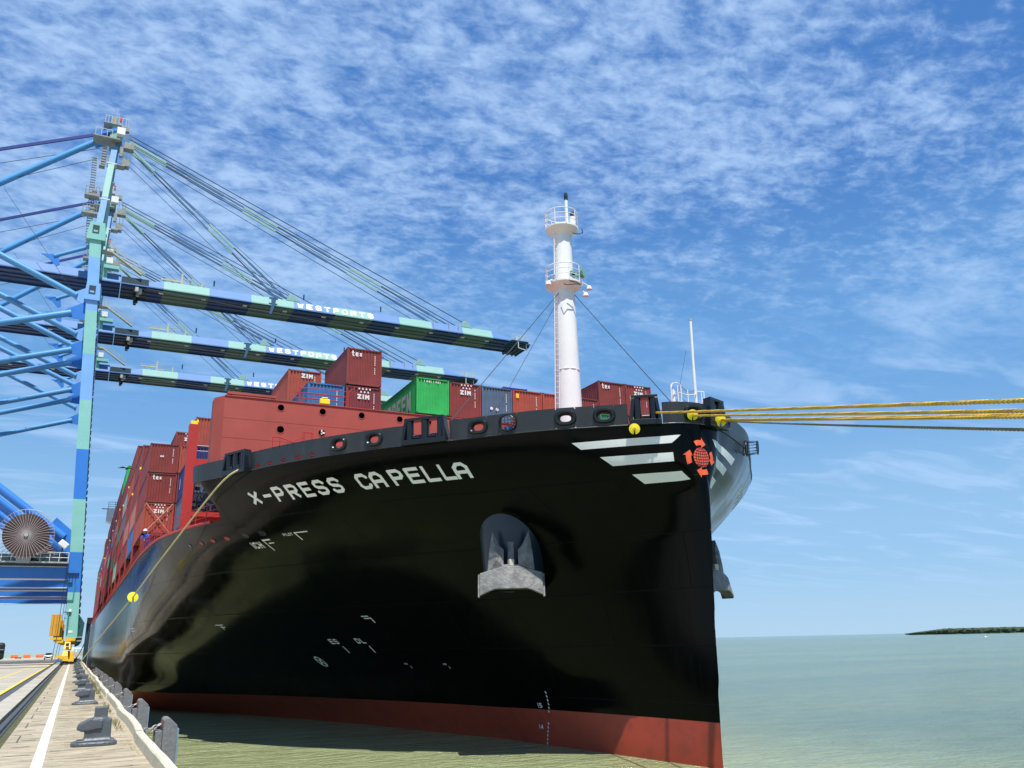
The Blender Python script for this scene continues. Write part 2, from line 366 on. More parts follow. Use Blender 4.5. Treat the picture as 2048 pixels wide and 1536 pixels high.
# raised strip between rail and cable trench
sc = [-8, 7, 19, 31, 41.6, 53, 65, 77, 89, 101]
for a, b in zip(sc, sc[1:]):
    m = MB(); m.bx(-3.46, -2.84, a+.015, b-.015, -.15, .05); m.build('strip_slab', M_conc2, quay, bevel=.015)
m = MB(); m.bx(-3.46, -2.84, 101, QY1, -.15, .05); m.build('strip_slab', M_conc2, quay)
m = MB(); m.bx(-2.84, -2.36, QY0, QY1, -.139, -.085); tag(m.build('moss_bed', M_moss, quay), kind='stuff')
m = MB(); m.bx(-3.84, -3.47, QY0, QY1, -.12, -.012); m.build('trench_cover', M_rub, quay)
rail = struct(bpy.data.objects.new('crane_rail', None)); COL.objects.link(rail)
m = MB(); m.bx(-2.78, -2.56, QY0, QY1, -.085, -.055); m.build('rail_foot', M_rail, rail)
m = MB(); m.bx(-2.72, -2.62, QY0, QY1, -.055, .02); m.build('rail_head', M_rail, rail)
m = MB(); m.bx(-1.74, -1.575, QY0, QY1, .001, .004); o = m.build('white_line', M_white, quay)
m = MB(); m.bx(-4.08, -3.9, QY0, QY1, -.003, .004); o = m.build('yellow_line', M_yline, quay)
m = MB(); m.bx(-5.75, -5.6, QY0, QY1, -.003, .004); o = m.build('yellow_line', M_yline, quay)
for y in range(8, 118, 9):
    m = MB(); m.bx(-60, -4.1, y, y+.03, -.003, .0025); m.build('apron_joint', M_darkc, quay)
for x in (-9.5, -14.5, -20, -26): m = MB(); m.bx(x, x+.03, 0, 117, -.003, .0015); m.build('apron_joint', M_darkc, quay)
# cross trenches beyond the bollards
for y0, y1 in ((118, 121), (141, 146), (186, 190)):
    m = MB(); m.bx(-300, -3.9, y0, y1, -.003, .004); m.build('cross_trench', M_darkc, quay)
# grooves, tie-down pockets and small recesses along the cope
g = MB(); random.seed(3)
for k in range(34):
    y = 15.2+k*1.4+random.uniform(-.15,.15); x = random.uniform(-2.3,-2.05); w = random.uniform(.1,.42)
    g.bx(x, x+w, y, y+random.uniform(.02,.09), .0012, .004)
for y in (20.5, 24.2, 27.5, 31, 34.6, 38.5, 43, 48): g.bx(-2.16, -2.13, y, y+1.6, .0015, .0042)
tag(g.build('surface_recesses', mat('recess_dirt', (.10,.085,.065), .95, var=.4, vscale=8), quay), kind='stuff')
# brushed cross ridges in the concrete, low relief
g = MB(); random.seed(9)
y = 14.7
while y < 60:
    x0 = random.choice((-1.52,-1.52,-1.3,-1.0)); x1 = random.uniform(-.9, -.1); hh = random.uniform(.006, .014)
    g.bx(x0, x1, y, y+random.uniform(.05,.16), -.001, hh); y += random.uniform(.12, .42)
tag(g.build('brushed_ridges', M_conc, quay), kind='stuff')
# kerb lengths along the cope edge, bowed out between the fenders
def kerbpiece(y0, y1, x0, bow, z0=0.0, zt=.2):
    mb = MB(); n = 12; P = []
    for i in range(n+1):
        t = i/n; y = y0+(y1-y0)*t; x = x0+bow*math.sin(math.pi*min(1, t*1.15)) + random.uniform(-.006,.006); zt2 = zt+random.uniform(-.008,.008)
        P += [(x-.07,y,z0-.25), (x-.065,y,zt2-.02), (x-.045,y,zt2), (x+.06,y,zt2), (x+.08,y,zt2-.02), (x+.08,y,z0-.25)]
    F = [(i*6+k, i*6+(k+1) % 6, i*6+6+(k+1) % 6, i*6+6+k) for i in range(n) for k in range(6)] + [tuple(range(6))[::-1], tuple(n*6+k for k in range(6))]
    mb.add(P, F); return mb
kerb = thing('quay_kerb', (.03, 10, 0), 'pale concrete kerb running in bowed lengths along the quay edge above the water', 'kerb')
random.seed(5)
ks = [8.0, 19.2, 27.6, 36.4, 45.5, 55.4, 65.2, 75.0, 84.8, 94.6, 104, 120, 140, 170, 210, 260, 344]
for i, (a, b) in enumerate(zip(ks, ks[1:])):
    kerbpiece(a+.03, b-.03, [-.02,.0,.03][i % 3], [.03,.05,.02,.04][i % 4] if b < 100 else .03).build('kerb_length', M_kerb, kerb)
# grass tufts and litter behind the kerb
def grass():
    mb = MB(); random.seed(11)
    spots = [(22.2,.1,34,.10),(23.6,.1,40,.12),(24.4,.12,30,.12),(28.6,.06,30,.12),(30.5,.1,60,.17),(33,.06,20,.10),(36.9,.1,30,.14),(38,.1,20,.13),(41,.14,70,.22),(43.5,.15,60,.2),(47,.15,90,.24),(50,.15,90,.22),(53,.15,80,.24),(57,.15,60,.22),(62,.15,60,.2),(70,.15,50,.2)]
    mats = [mat('dry_grass', (.30,.23,.09), .9, var=.25, vscale=6), mat('green_grass', (.10,.13,.04), .9, var=.25, vscale=6)]
    for y, sp, n, h in spots:
        for _ in range(n):
            a = random.uniform(0, 6.28); r = random.random(); cx = -.16-random.random()*.14; cy = y+random.uniform(-1,1)*sp*4
            hh = h*random.uniform(.4,1.1); lean = random.uniform(.2,.9)*hh; d = Vector((math.cos(a), math.sin(a), 0)); s = Vector((-d.y, d.x, 0))*.004
            p = Vector((cx, cy, 0)); q = p+d*lean*.4+Vector((0,0,hh*.7)); t = p+d*lean+Vector((0,0,hh))
            mb.add([p-s, p+s, q+s, q-s, t], [(0,1,2,3), (3,2,4)], mats[random.random() < .45])
    for _ in range(260):
        y = random.uniform(16, 60); cx = -.14-abs(random.gauss(0,.1)); z = 0
        mb.box((cx, y, z+.004), (random.uniform(.01,.04),)*2+(.008,), mats[0])
    o = mb.build('grass_tufts', None, None, fix=False); tag(o, kind='stuff')
grass()
# --- island with forest on the horizon
def island():
    m = bpy.data.materials.new('forest_canopy'); b = m
    mf = mat('forest_dark', (.055,.085,.04), .95, var=.4, vscale=.05, col2=(.035,.055,.035), c2lo=.45, c2hi=.6)
    mg = mat('island_shore', (.05,.06,.04), .9, var=.2, vscale=.02)
    # shoreline sits at about 2.9 km in the direction of the right edge of the frame
    g = MB(); ctr = []
    def P(az, d, z): return (CAMPOS.x+math.sin(az)*d, math.cos(az)*d, z)
    a0, a1 = math.atan2(.7711,.6367), math.atan2(.99,.2)
    top = []
    n = 60
    for i in range(n+1):
        a = a0+(a1-a0)*i/n; w = min(1, i/7+.05)
        top.append((a, 2900-150*w, 2900+500*w+60))
    V = []
    for a, d0, d1 in top: V += [P(a, d0, ZW-2), P(a, d0+8, ZW+1.5), P(a, d1, ZW+2), P(a, d1+15, ZW-2)]
    F = [(i*4+k, i*4+4+k, i*4+5+k, i*4+1+k) for i in range(n) for k in range(3)]
    g.add(V, F); isl = struct(g.build('island', mg))
    f = MB(); random.seed(21)
    for i in range(2600):
        u = random.random()**1.2; a = a0+(a1-a0)*u; w = min(1, u*n/7+.05)
        dd = random.random()**1.6; d = 2900-150*w+12+dd*300*w
        h = (5+13*min(1, u*14)*(1 if u > .008 else .3))*random.uniform(.8,1.1); h *= .8
        c = Vector(P(a, d, ZW+1)); r = random.uniform(7,13)
        # crown clump: squashed irregular hull
        vs = []; k = 6
        for zf, rf in ((.35,.9),(.7,1.0),(.92,.6)):
            for j in range(k):
                t = 2*math.pi*j/k+random.random(); rr = r*rf*random.uniform(.75,1.2); vs.append(c+Vector((rr*math.cos(t), rr*math.sin(t), h*zf*random.uniform(.92,1.08))))
        vs.append(c+Vector((random.uniform(-3,3),0,h)))
        fs = [(L_*k+j, L_*k+(j+1) % k, (L_+1)*k+(j+1) % k, (L_+1)*k+j) for L_ in range(2) for j in range(k)]+[(2*k+j, 2*k+(j+1) % k, 3*k) for j in range(k)]
        vs += [c+Vector((r*.7*math.cos(2*math.pi*j/k), r*.7*math.sin(2*math.pi*j/k), 0)) for j in range(k)]
        fs += [(3*k+1+j, 3*k+1+(j+1) % k, (j+1) % k, j) for j in range(k)]
        f.add(vs, fs)
    tag(f.build('mangrove_forest', mf, None, fix=False), kind='stuff')
island()
# --- bollards
def bollard_proto():
    t = thing('bollard', (0,0,0), 'x', 'bollard', 'grey mooring bollards along the quay edge')
    m = MB(); n = 28
    P = []
    for z, k in ((0,1),(.05,1),(.075,.95)):
        for i in range(n):
            a = 2*math.pi*i/n; cx, sy = math.cos(a), math.sin(a)
            P.append((math.copysign(abs(cx)**.55, cx)*.40*k, math.copysign(abs(sy)**.7, sy)*.27*k, z))
    m.add(P, [(L_*n+i, L_*n+(i+1) % n, (L_+1)*n+(i+1) % n, (L_+1)*n+i) for L_ in range(2) for i in range(n)]+[tuple(range(2*n,3*n)), tuple(range(n))[::-1]])
    m.build('base_plate', M_iron, t, bevel=.012)
    mb = MB()
    mb.box((.13,.03,.26), (.30,.32,.42), taper=.90); mb.box((.07,.03,.545), (.23,.26,.27)); mb.box((-.09,-.01,.22), (.19,.24,.36), taper=.95)
    mb.prism([(x, -.16, z) for x, z in [(.10,.45),(-.10,.485),(-.30,.39),(-.33,.30),(-.24,.255),(.10,.30)]], (0,.30,0))
    mb.box((.02,.01,.08), (.66,.34,.05))
    o = mb.build('casting', M_iron, t)
    r_ = o.modifiers.new('weld', 'REMESH'); r_.mode = 'VOXEL'; r_.voxel_size = .02; r_.use_smooth_shade = True
    k_ = o.modifiers.new('smooth', 'SMOOTH'); k_.factor = .6; k_.iterations = 3
    for x, y in ((-.28,.1),(-.28,-.12),(.31,.1),(.3,-.13)):
        mb = MB(); mb.tube((x,y,.07), (x,y,.088), .03, 6); mb.build('anchor_bolt', M_iron, t)
    return t
BY = [19.0, 33.3, 44.6, 56.4, 68.3, 80.2, 92, 104, 116, 150, 174]
bl = bollard_proto()
blab = ['nearest mooring bollard, the largest one beside the white line', 'second mooring bollard from the camera, with rust on the rim of its base', 'third grey mooring bollard along the quay edge', 'fourth grey mooring bollard along the quay edge', 'fifth grey mooring bollard, counted from the nearest along the kerb', 'sixth grey mooring bollard, counted from the nearest along the kerb', 'seventh grey mooring bollard, counted from the nearest along the kerb','eighth grey mooring bollard, small in the distance before the crane','ninth grey mooring bollard, the last before the yellow crane wheels','small far bollard under the nearest crane','farthest small bollard beyond the first crane']
for i, y in enumerate(BY):
    o = bl if i == 0 else dup(bl)
    o.location = (-.80, y, 0); o['label'] = blab[i]
# --- fenders: panel, rubber cones and two chains each
def link(mb, p, d, flat, r=.016, L_=.075, W_=.035, n=10):
    d = Vector(d).normalized(); s = Vector((0,0,1)); s = (s-d*s.dot(d)).normalized(); q = d.cross(s)
    if flat: s = q
    pts = []
    for i in range(n+1):
        a = 2*math.pi*i/n; pts.append(Vector(p)+d*math.cos(a)*L_+s*math.sin(a)*W_)
    mb.path(pts, r, 5)
def fender_proto():
    t = thing('fender', (0,0,0), 'x', 'fender', 'grey fender panels hung along the quay wall')
    m = MB(); prof = [(.0,-3.3),(.0,-.02),(.05,.03),(.14,.03),(.34,-.16),(.34,-3.3)]
    m.prism([(x, -.36, z) for x, z in prof], (0,.72,0)); m.build('panel_frame', M_fend, t, bevel=.015)
    m = MB(); m.bx(.343,.385,-.34,.34,-3.25,-.24); m.build('face_pad', M_fblue, t)
    m = MB(); m.bx(-.17,-.003,-.30,-.08,-3.2,-.28); m.bx(-.17,-.003,.08,.30,-3.2,-.28); m.build('rear_rib', M_fend, t, bevel=.01)
    m = MB(); m.lathe([(.36,0),(.28,.25),(.3,.7),(.36,.74)], (-.92,0,-1.6), 18, axis=(1,0,0)); m.build('rubber_cone', M_black, t, smooth=True)
    m = MB(); m.bx(-.03,.09,-.10,-.02,-.20,-.06); m.bx(-.03,.09,.05,.13,-.20,-.06); m.build('chain_eye', M_rust, t)
    for sgn, dz in ((-1, 0), (1, -.06)):
        c = MB(); a = Vector((-.86, -.45+.12*sgn, .03+dz)); b = Vector((-.02, .02+.08*sgn, -.12)); n = 8
        for i in range(n):
            f = (i+.5)/n; p = a.lerp(b, f)+Vector((0,0,-.17*math.sin(math.pi*f))); d = (b-a)+Vector((0,0,-.17*math.pi*math.cos(math.pi*f)))
            link(c, p, d, i % 2)
        c.build('chain', M_chain, t, smooth=True)
    return t
fp = fender_proto(); FYS = [15.3, 25.0, 34.8, 44.6, 54.5, 64.3, 74.0, 83.8, 93.6, 103.4]
flab = ['fender panel just outside the lower frame edge, beside the kerb', 'nearest grey fender panel with two galvanised chains to the kerb', 'second grey fender panel with chains, counted from the camera', 'third grey fender panel with chains, counted from the camera', 'fourth grey fender panel with chains, counted from the camera', 'fifth grey fender panel beside the dark hull', 'sixth grey fender panel beside the dark hull', 'seventh grey fender panel close under the ship side', 'eighth grey fender panel close under the ship side', 'farthest grey fender panel under the ship side']
for i, y in enumerate(FYS):
    if i == 0: continue
    o = fp if i == 1 else dup(fp); o.location = (.92, y, 0); o['label'] = flab[i]
# blue and white top of a fender poking up at the lower edge of the frame
mb = MB(); mb.box((0,0,-.4), (.24,.24,.8), M_fblue); mb.bx(-.10,.10,-.10,.10,0,.09, M_cwhite); mb.tube((-.05,0,.09),(-.05,0,.16),.03,8,M_cgrey)
def relmb(mb, loc):
    mb.v = [tuple(Vector(v)+Vector(loc)) for v in mb.v]; return mb
solo(relmb(mb, (2.55,19.6,-1.45)), 'mooring_pile', (2.55,19.6,-2.25), None, 'small blue and white pile head rising from the green water below the quay', 'pile')
# teal cover plate
mb = MB(); mb.bx(-1.02,-.62,14.05,14.42,.004,.04, M_teal); mb.bx(-.98,-.66,14.1,14.38,.04,.044, M_cgrey)
solo(mb, 'cover_plate', (-.82,14.2,0), None, 'teal painted metal cover plate on the quay slab at the lower frame edge', 'cover plate')
# ================================================================== ship hull form

XC=23.3; Y0=30.4
LV=[(-9,[(-0.26,0),(5,0.05),(12,0.6),(20,2.7),(32,5.5),(45,9.8),(59,15.8),(70,19.8),(80,20.65)]),
(-3.5,[(-0.01,0),(0.6,0.23),(1,0.3),(3,0.62),(5.3,0.92),(9.2,1.42),(12,1.85),(16,2.4),(20.3,3.65),(32,6.8),(44.6,11.4),(51.3,14.4),(59,17.7),(68,20.3),(76,20.65)]),
(-1.8,[(-0.06,0),(1,0.12),(3,0.38),(5.3,0.74),(9.2,1.5),(12,2.15),(15,3.1),(20,4.4),(30,7.8),(40,12.1),(50,17.6),(60,20.3),(70,20.65)]),
(0,[(-0.21,0),(1,0.16),(3,0.55),(6.8,1.45),(10,2.45),(15,4.2),(20,6.1),(26,8.6),(35,12.7),(45,16.9),(55,19.8),(65,20.65)]),
(3,[(-0.36,0),(1,0.25),(3,0.9),(6.8,2.5),(10,3.9),(15,6.4),(20,9.1),(26,12.3),(35,16.4),(45,19.5),(55,20.6),(60,20.65)]),
(6,[(-0.56,0),(-0.5,0.06),(-0.35,0.11),(0,0.2),(1,0.55),(3,1.6),(6.8,4.0),(10,6.2),(15,9.7),(20,12.8),(26,15.9),(35,19.1),(45,20.5),(52,20.65)]),
(8,[(-0.56,0),(-0.552,0.06),(-0.522,0.13),(-0.458,0.21),(-0.342,0.3),(-0.135,0.4),(0.25,0.5),(1,1.2),(3,3.1),(6.8,6.2),(10,8.9),(15,12.5),(20,15.5),(26,18.1),(35,20.1),(45,20.65)]),
(9.5,[(-0.46,0),(-0.454,0.144),(-0.434,0.312),(-0.39,0.504),(-0.309,0.72),(-0.166,0.96),(0.1,1.2),(0.8,2.14),(3,4.8),(6.8,8.1),(10,10.8),(15,14.2),(20,16.9),(26,19.1),(35,20.4),(45,20.65)]),
(11.1,[(-0.36,0),(-0.355,0.192),(-0.336,0.416),(-0.296,0.672),(-0.223,0.96),(-0.092,1.28),(0.15,1.6),(0.75,2.55),(1.9,4.2),(3.1,5.8),(6.8,9.35),(10.2,12.4),(14.5,15.4),(17.4,16.9),(20.2,18.2),(22.5,19.3),(30,20.3),(42,20.65)]),
(12.6,[(-0.51,0),(-0.505,0.204),(-0.486,0.442),(-0.446,0.714),(-0.373,1.02),(-0.242,1.36),(0.0,1.7),(0.6,2.68),(1.8,4.4),(3.0,6.0),(6.7,9.55),(10.1,12.6),(14.4,15.6),(17.3,17.1),(20.1,18.4),(22.4,19.4),(30,20.35),(42,20.65)])]
def pch(xs,ys,x):
    n=len(xs)
    if x<=xs[0]: return ys[0]
    if x>=xs[-1]: return ys[-1]
    i=0
    while xs[i+1]<x: i+=1
    def d(k):
        if k==0: return (ys[1]-ys[0])/(xs[1]-xs[0])
        if k==n-1: return (ys[-1]-ys[-2])/(xs[-1]-xs[-2])
        h0=xs[k]-xs[k-1];h1=xs[k+1]-xs[k]
        a=(ys[k]-ys[k-1])/h0;b=(ys[k+1]-ys[k])/h1
        if a*b<=0: return 0.
        w1=2*h1+h0;w2=h1+2*h0
        return (w1+w2)/(w1/a+w2/b)
    h=xs[i+1]-xs[i];u=(x-xs[i])/h
    m0,m1=d(i)*h,d(i+1)*h
    return (2*u**3-3*u*u+1)*ys[i]+(u**3-2*u*u+u)*m0+(-2*u**3+3*u*u)*ys[i+1]+(u**3-u*u)*m1
ZS=[l[0] for l in LV]
def hbl(k,Y):
    T=LV[k][1]; t=Y-Y0
    if t<T[0][0]: return -1.0*(T[0][0]-t)
    return pch([a for a,b in T],[b for a,b in T],t)
def hb(Y,z):
    """half breadth at station Y, height z"""
    return pch(ZS,[hbl(k,Y) for k in range(len(LV))],z)
ZK, ZB, ZD = 11.1, 12.1, 9.0        # forecastle knuckle, bulwark top, main deck edge
ZBT = -1.74                          # top of the red boot topping
_hc = {}
def hbq(Y, z):
    k = (round(Y, 3), round(z, 3))
    if k not in _hc: _hc[k] = hb(*k)
    return _hc[k]
def on_hull(P, off=.012):
    """push a point horizontally (towards the axis of the bow) onto the shell"""
    P = Vector(P); cy = max(44.0, P.y); d = Vector((P.x-XC, P.y-cy, 0)); d.normalize()
    def g(s):
        q = P+d*s; return abs(q.x-XC)-hb(q.y, q.z)
    a, b = -6.0, 6.0
    for _ in range(22):
        m_ = (a+b)/2
        if g(m_) < 0: a = m_
        else: b = m_
    return P+d*(b+off)
def outline(z=ZK, N=900, Ymax=64.):
    t0 = LV[-2][1][0][0] if z > 10 else -.3
    pts = [(0., Y0+t0)]
    for i in range(1, N+1):
        Y = Y0+t0+(i/N)**2.5*(Ymax-Y0-t0); pts.append((max(0, hb(Y, z)), Y))
    s = [0.]
    for a, b in zip(pts, pts[1:]): s.append(s[-1]+math.dist(a, b))
    return pts, s
OP, OS = outline()
import bisect
def at_s(s):
    """point and frame on the forecastle outline; s>0 port, s<0 starboard, metres from the stem"""
    sg = 1 if s >= 0 else -1; a = abs(s); i = min(max(bisect.bisect(OS, a), 1), len(OS)-1); f = (a-OS[i-1])/(OS[i]-OS[i-1])
    h = OP[i-1][0]+(OP[i][0]-OP[i-1][0])*f; y = OP[i-1][1]+(OP[i][1]-OP[i-1][1])*f
    # smoothed tangent
    j0 = min(max(bisect.bisect(OS, max(0,a-.35)), 1), len(OS)-1); j1 = min(max(bisect.bisect(OS, a+.35), 1), len(OS)-1)
    T = Vector((OP[j1][0]-OP[j0][0], OP[j1][1]-OP[j0][1], 0))
    if a < .35: T = Vector((OP[j1][0]+ (0 if a >= .35 else 0), (OP[j1][1]-OP[1][1])*a/.35, 0))
    T.normalize()
    Nn = Vector((T.y, -T.x, 0))
    if sg > 0: return Vector((XC-h, y, 0)), Vector((-T.x, T.y, 0)), Vector((-Nn.x, Nn.y, 0))
    return Vector((XC+h, y, 0)), Vector((-T.x, -T.y, 0)), Vector((Nn.x, Nn.y, 0))
def bw(s, z, off=0.):
    p, T, Nn = at_s(s); k = .08*(z-ZK)
    q = p+Nn*(k+off); q.z = z; return q
def paint_black():
    m = bpy.data.materials.new('hull_black_gloss'); m.use_nodes = True; t = m.node_tree; n = t.nodes; l = t.links; b = n['Principled BSDF']
    tc = n.new('ShaderNodeTexCoord')
    sp = n.new('ShaderNodeSeparateXYZ'); l.new(tc.outputs['Object'], sp.inputs[0])
    cb = n.new('ShaderNodeCombineXYZ'); l.new(sp.outputs[1], cb.inputs[0]); l.new(sp.outputs[2], cb.inputs[1])
    br = n.new('ShaderNodeTexBrick'); br.inputs['Scale'].default_value = 1; br.inputs['Brick Width'].default_value = 9.2; br.inputs['Row Height'].default_value = 2.45; br.inputs['Mortar Size'].default_value = .03; br.inputs['Mortar Smooth'].default_value = .6; br.offset = .5
    l.new(cb.outputs[0], br.inputs['Vector'])
    nz = n.new('ShaderNodeTexNoise'); nz.inputs['Scale'].default_value = .8; nz.inputs['Detail'].default_value = 3; l.new(tc.outputs['Object'], nz.inputs['Vector'])
    b1 = n.new('ShaderNodeBump'); b1.inputs['Strength'].default_value = .6; b1.inputs['Distance'].default_value = .015; l.new(br.outputs['Fac'], b1.inputs['Height']); b1.invert = True
    b2 = n.new('ShaderNodeBump'); b2.inputs['Strength'].default_value = .25; b2.inputs['Distance'].default_value = .02; l.new(nz.outputs[0], b2.inputs['Height']); l.new(b1.outputs[0], b2.inputs['Normal'])
    l.new(b2.outputs[0], b.inputs['Normal'])
    mp = n.new('ShaderNodeMapping'); mp.inputs['Scale'].default_value = (1,1,.12); l.new(tc.outputs['Object'], mp.inputs[0])
    st = n.new('ShaderNodeTexNoise'); st.inputs['Scale'].default_value = 1.1; st.inputs['Detail'].default_value = 6; st.inputs['Roughness'].default_value = .65; l.new(mp.outputs[0], st.inputs['Vector'])
    mr = n.new('ShaderNodeMapRange'); mr.inputs[1].default_value = .35; mr.inputs[2].default_value = .75; mr.inputs[3].default_value = .12; mr.inputs[4].default_value = .27; l.new(st.outputs[0], mr.inputs[0])
    # scuffed, dustier paint along the fender-side parallel body
    yr = n.new('ShaderNodeMapRange'); yr.inputs[1].default_value = 62; yr.inputs[2].default_value = 92; l.new(sp.outputs[1], yr.inputs[0])
    mq = n.new('ShaderNodeMath'); mq.operation = 'MULTIPLY'; l.new(yr.outputs[0], mq.inputs[0]); l.new(st.outputs[0], mq.inputs[1])
    ra = n.new('ShaderNodeMath'); ra.operation = 'MULTIPLY_ADD'; ra.inputs[1].default_value = .26; l.new(yr.outputs[0], ra.inputs[0]); l.new(mr.outputs[0], ra.inputs[2]); l.new(ra.outputs[0], b.inputs['Roughness'])
    mx = n.new('ShaderNodeMix'); mx.data_type = 'RGBA'; l.new(mq.outputs[0], mx.inputs[0]); mx.inputs[6].default_value = (.0012,.0022,.0020,1); mx.inputs[7].default_value = (.24,.26,.28,1)
    l.new(mx.outputs[2], b.inputs['Base Color']); b.inputs['Specular IOR Level'].default_value = .12
    return m
M_hull = paint_black()
M_boot = mat('boot_red', (.43,.062,.028), .42, var=.12, vscale=.35, col2=(.24,.05,.035), c2lo=.5, c2hi=.8, bump=.06, bscale=2)
M_bul = mat('bulwark_charcoal', (.026,.029,.033), .42, var=.14, vscale=.8, col2=(.05,.048,.045), streak=.8, c2lo=.52, c2hi=.8)
M_fit = mat('black_deck_fitting', (.010,.012,.014), .26, var=.2, vscale=2)
M_red = mat('deck_red', (.34,.060,.042), .62, var=.10, vscale=.5, col2=(.27,.06,.045), c2lo=.55, c2hi=.8)
M_redb = mat('bridge_red', (.42,.028,.02), .5, var=.1, vscale=1)
M_mark = mat('marking_white', (.88,.89,.87), .4, var=.04, vscale=.8)
M_orl = mat('emblem_orange', (.80,.11,.035), .42, var=.04, vscale=1)
M_mast = mat('mast_white', (.80,.79,.76), .35, var=.03, vscale=.6)
M_ylw = mat('signal_yellow', (.86,.70,.02), .45, var=.04)
M_steel = mat('anchor_steel', (.21,.205,.195), .66, .2, var=.42, vscale=2.2, bump=.7, bscale=7, col2=(.26,.14,.07), c2lo=.60, c2hi=.72)
M_rope = mat('yellow_rope', (.66,.43,.06), .7, var=.12, vscale=3, bump=.3, bscale=60, col2=(.35,.22,.05), c2lo=.55, c2hi=.7)
M_ropep = mat('pale_rope', (.62,.54,.28), .75, var=.12, vscale=3)
ship = thing('container_ship', (XC, 160, ZW), 'black hulled container ship with red boot topping moored alongside the quay', 'ship')
def ztop(Y): return ZK if Y < 52.2 else (ZD+(ZK-ZD)*max(0, 1-(Y-52.2)/.9)**2 if Y < 53.1 else ZD)
def hull_mesh():
    tt = [3.4*(i/80)**1.8 for i in range(81)]
    st = [Y0+t for t in tt]; y = 3.4
    while y < 60: y += .55+.012*y; st.append(Y0+y)
    while y < 262: y += 6; st.append(Y0+y)
    st = sorted(set([s for s in st]+[52.2,52.4,52.6,52.8,53.0,53.1]))
    return st
def build_hull():
    st = hull_mesh(); zs_low = [-9,-7,-5,-3.5,-2.6,ZBT]; NZ = 104
    for part in ('hull', 'boot_topping'):
        mb = MB()
        for sg in (-1, 1):
            rows = []
            for Y in st:
                zt = ztop(Y); r = []
                zs = zs_low if part == 'boot_topping' else [ZBT+(zt-ZBT)*(1-(1-i/NZ)**1.15) for i in range(NZ+1)]
                t_ = Y-Y0
                for z in zs:
                    ts = pch(ZS, [l_[1][0][0] for l_ in LV], z)
                    Yz = Y0+ts+t_*(3.4-ts)/3.4 if t_ < 3.4 else Y
                    r.append((XC+sg*(0.0 if t_ < 1e-6 else max(0.0, hb(Yz, z))), Yz, z))
                rows.append(r)
            n = len(rows[0]); V = [p for r in rows for p in r]; F = []
            for i in range(len(rows)-1):
                for k in range(n-1):
                    q = (i*n+k, i*n+k+1, (i+1)*n+k+1, (i+1)*n+k)
                    if all(abs(V[j][0]-XC) < 1e-5 for j in q): continue
                    F.append(q if sg < 0 else q[::-1])
            mb.add(V, F)
        Ye = st[-1]
        if part == 'hull': mb.quad((XC-20.65,Ye,ZBT),(XC+20.65,Ye,ZBT),(XC+20.65,Ye,ZD),(XC-20.65,Ye,ZD))
        o = mb.build(part, M_hull if part == 'hull' else M_boot, ship, smooth=True)
        for p in o.data.polygons: p.use_smooth = True
    # decks
    d = MB()
    for z, lo, hi, ins in ((ZK-.03, Y0-.1, 53.0, .05), (ZD-.03, 53.0, st[-1], .03)):
        Y = [y for y in st if lo < y < hi]+[hi]
        for a, b in zip(Y, Y[1:]):
            ha, hb_ = max(0, hb(a, z)-ins), max(0, hb(b, z)-ins)
            d.quad((XC-ha,a,z),(XC+ha,a,z),(XC+hb_,b,z),(XC-hb_,b,z))
    h = hb(53.0, ZD)-.05; d.quad((XC-h,53.0,ZD-.03),(XC+h,53.0,ZD-.03),(XC+h,53.0,ZK-.03),(XC-h,53.0,ZK-.03))
    d.build('deck', M_red, ship)
build_hull()
from mathutils.bvhtree import BVHTree
_hm = [o for o in ship.children if o.name.startswith('hull')][0].data
_bv = BVHTree.FromPolygons([v.co+ship.location for v in _hm.vertices], [tuple(p_.vertices) for p_ in _hm.polygons])
_analytic = on_hull
def on_hull(P, off=.012):
    P = Vector(P); cy = max(44.0, P.y); d = Vector((P.x-XC, P.y-cy, 0)); d.normalize()
    loc, nn_, ix, ds = _bv.ray_cast(P+d*5, -d, 12)
    return _analytic(P, off) if loc is None else loc+d*off
# knuckle bead and gunwale strip
for sg in (1, -1):
    m = MB(); m.path([bw(sg*s, ZK, .02) for s in [0.02]+[.3*i for i in range(1, 104)]], .028, 6); m.build('knuckle_bead', M_bul, ship)
m = MB(); m.path([(XC-hb(y, ZD)-.03, y, ZD) for y in [54+2*i for i in range(110)]], .10, 6); m.build('gunwale', M_redb, ship)
m = MB(); m.path([(XC+hb(y, ZD)+.03, y, ZD) for y in [54+2*i for i in range(110)]], .10, 6); m.build('gunwale', M_redb, ship)
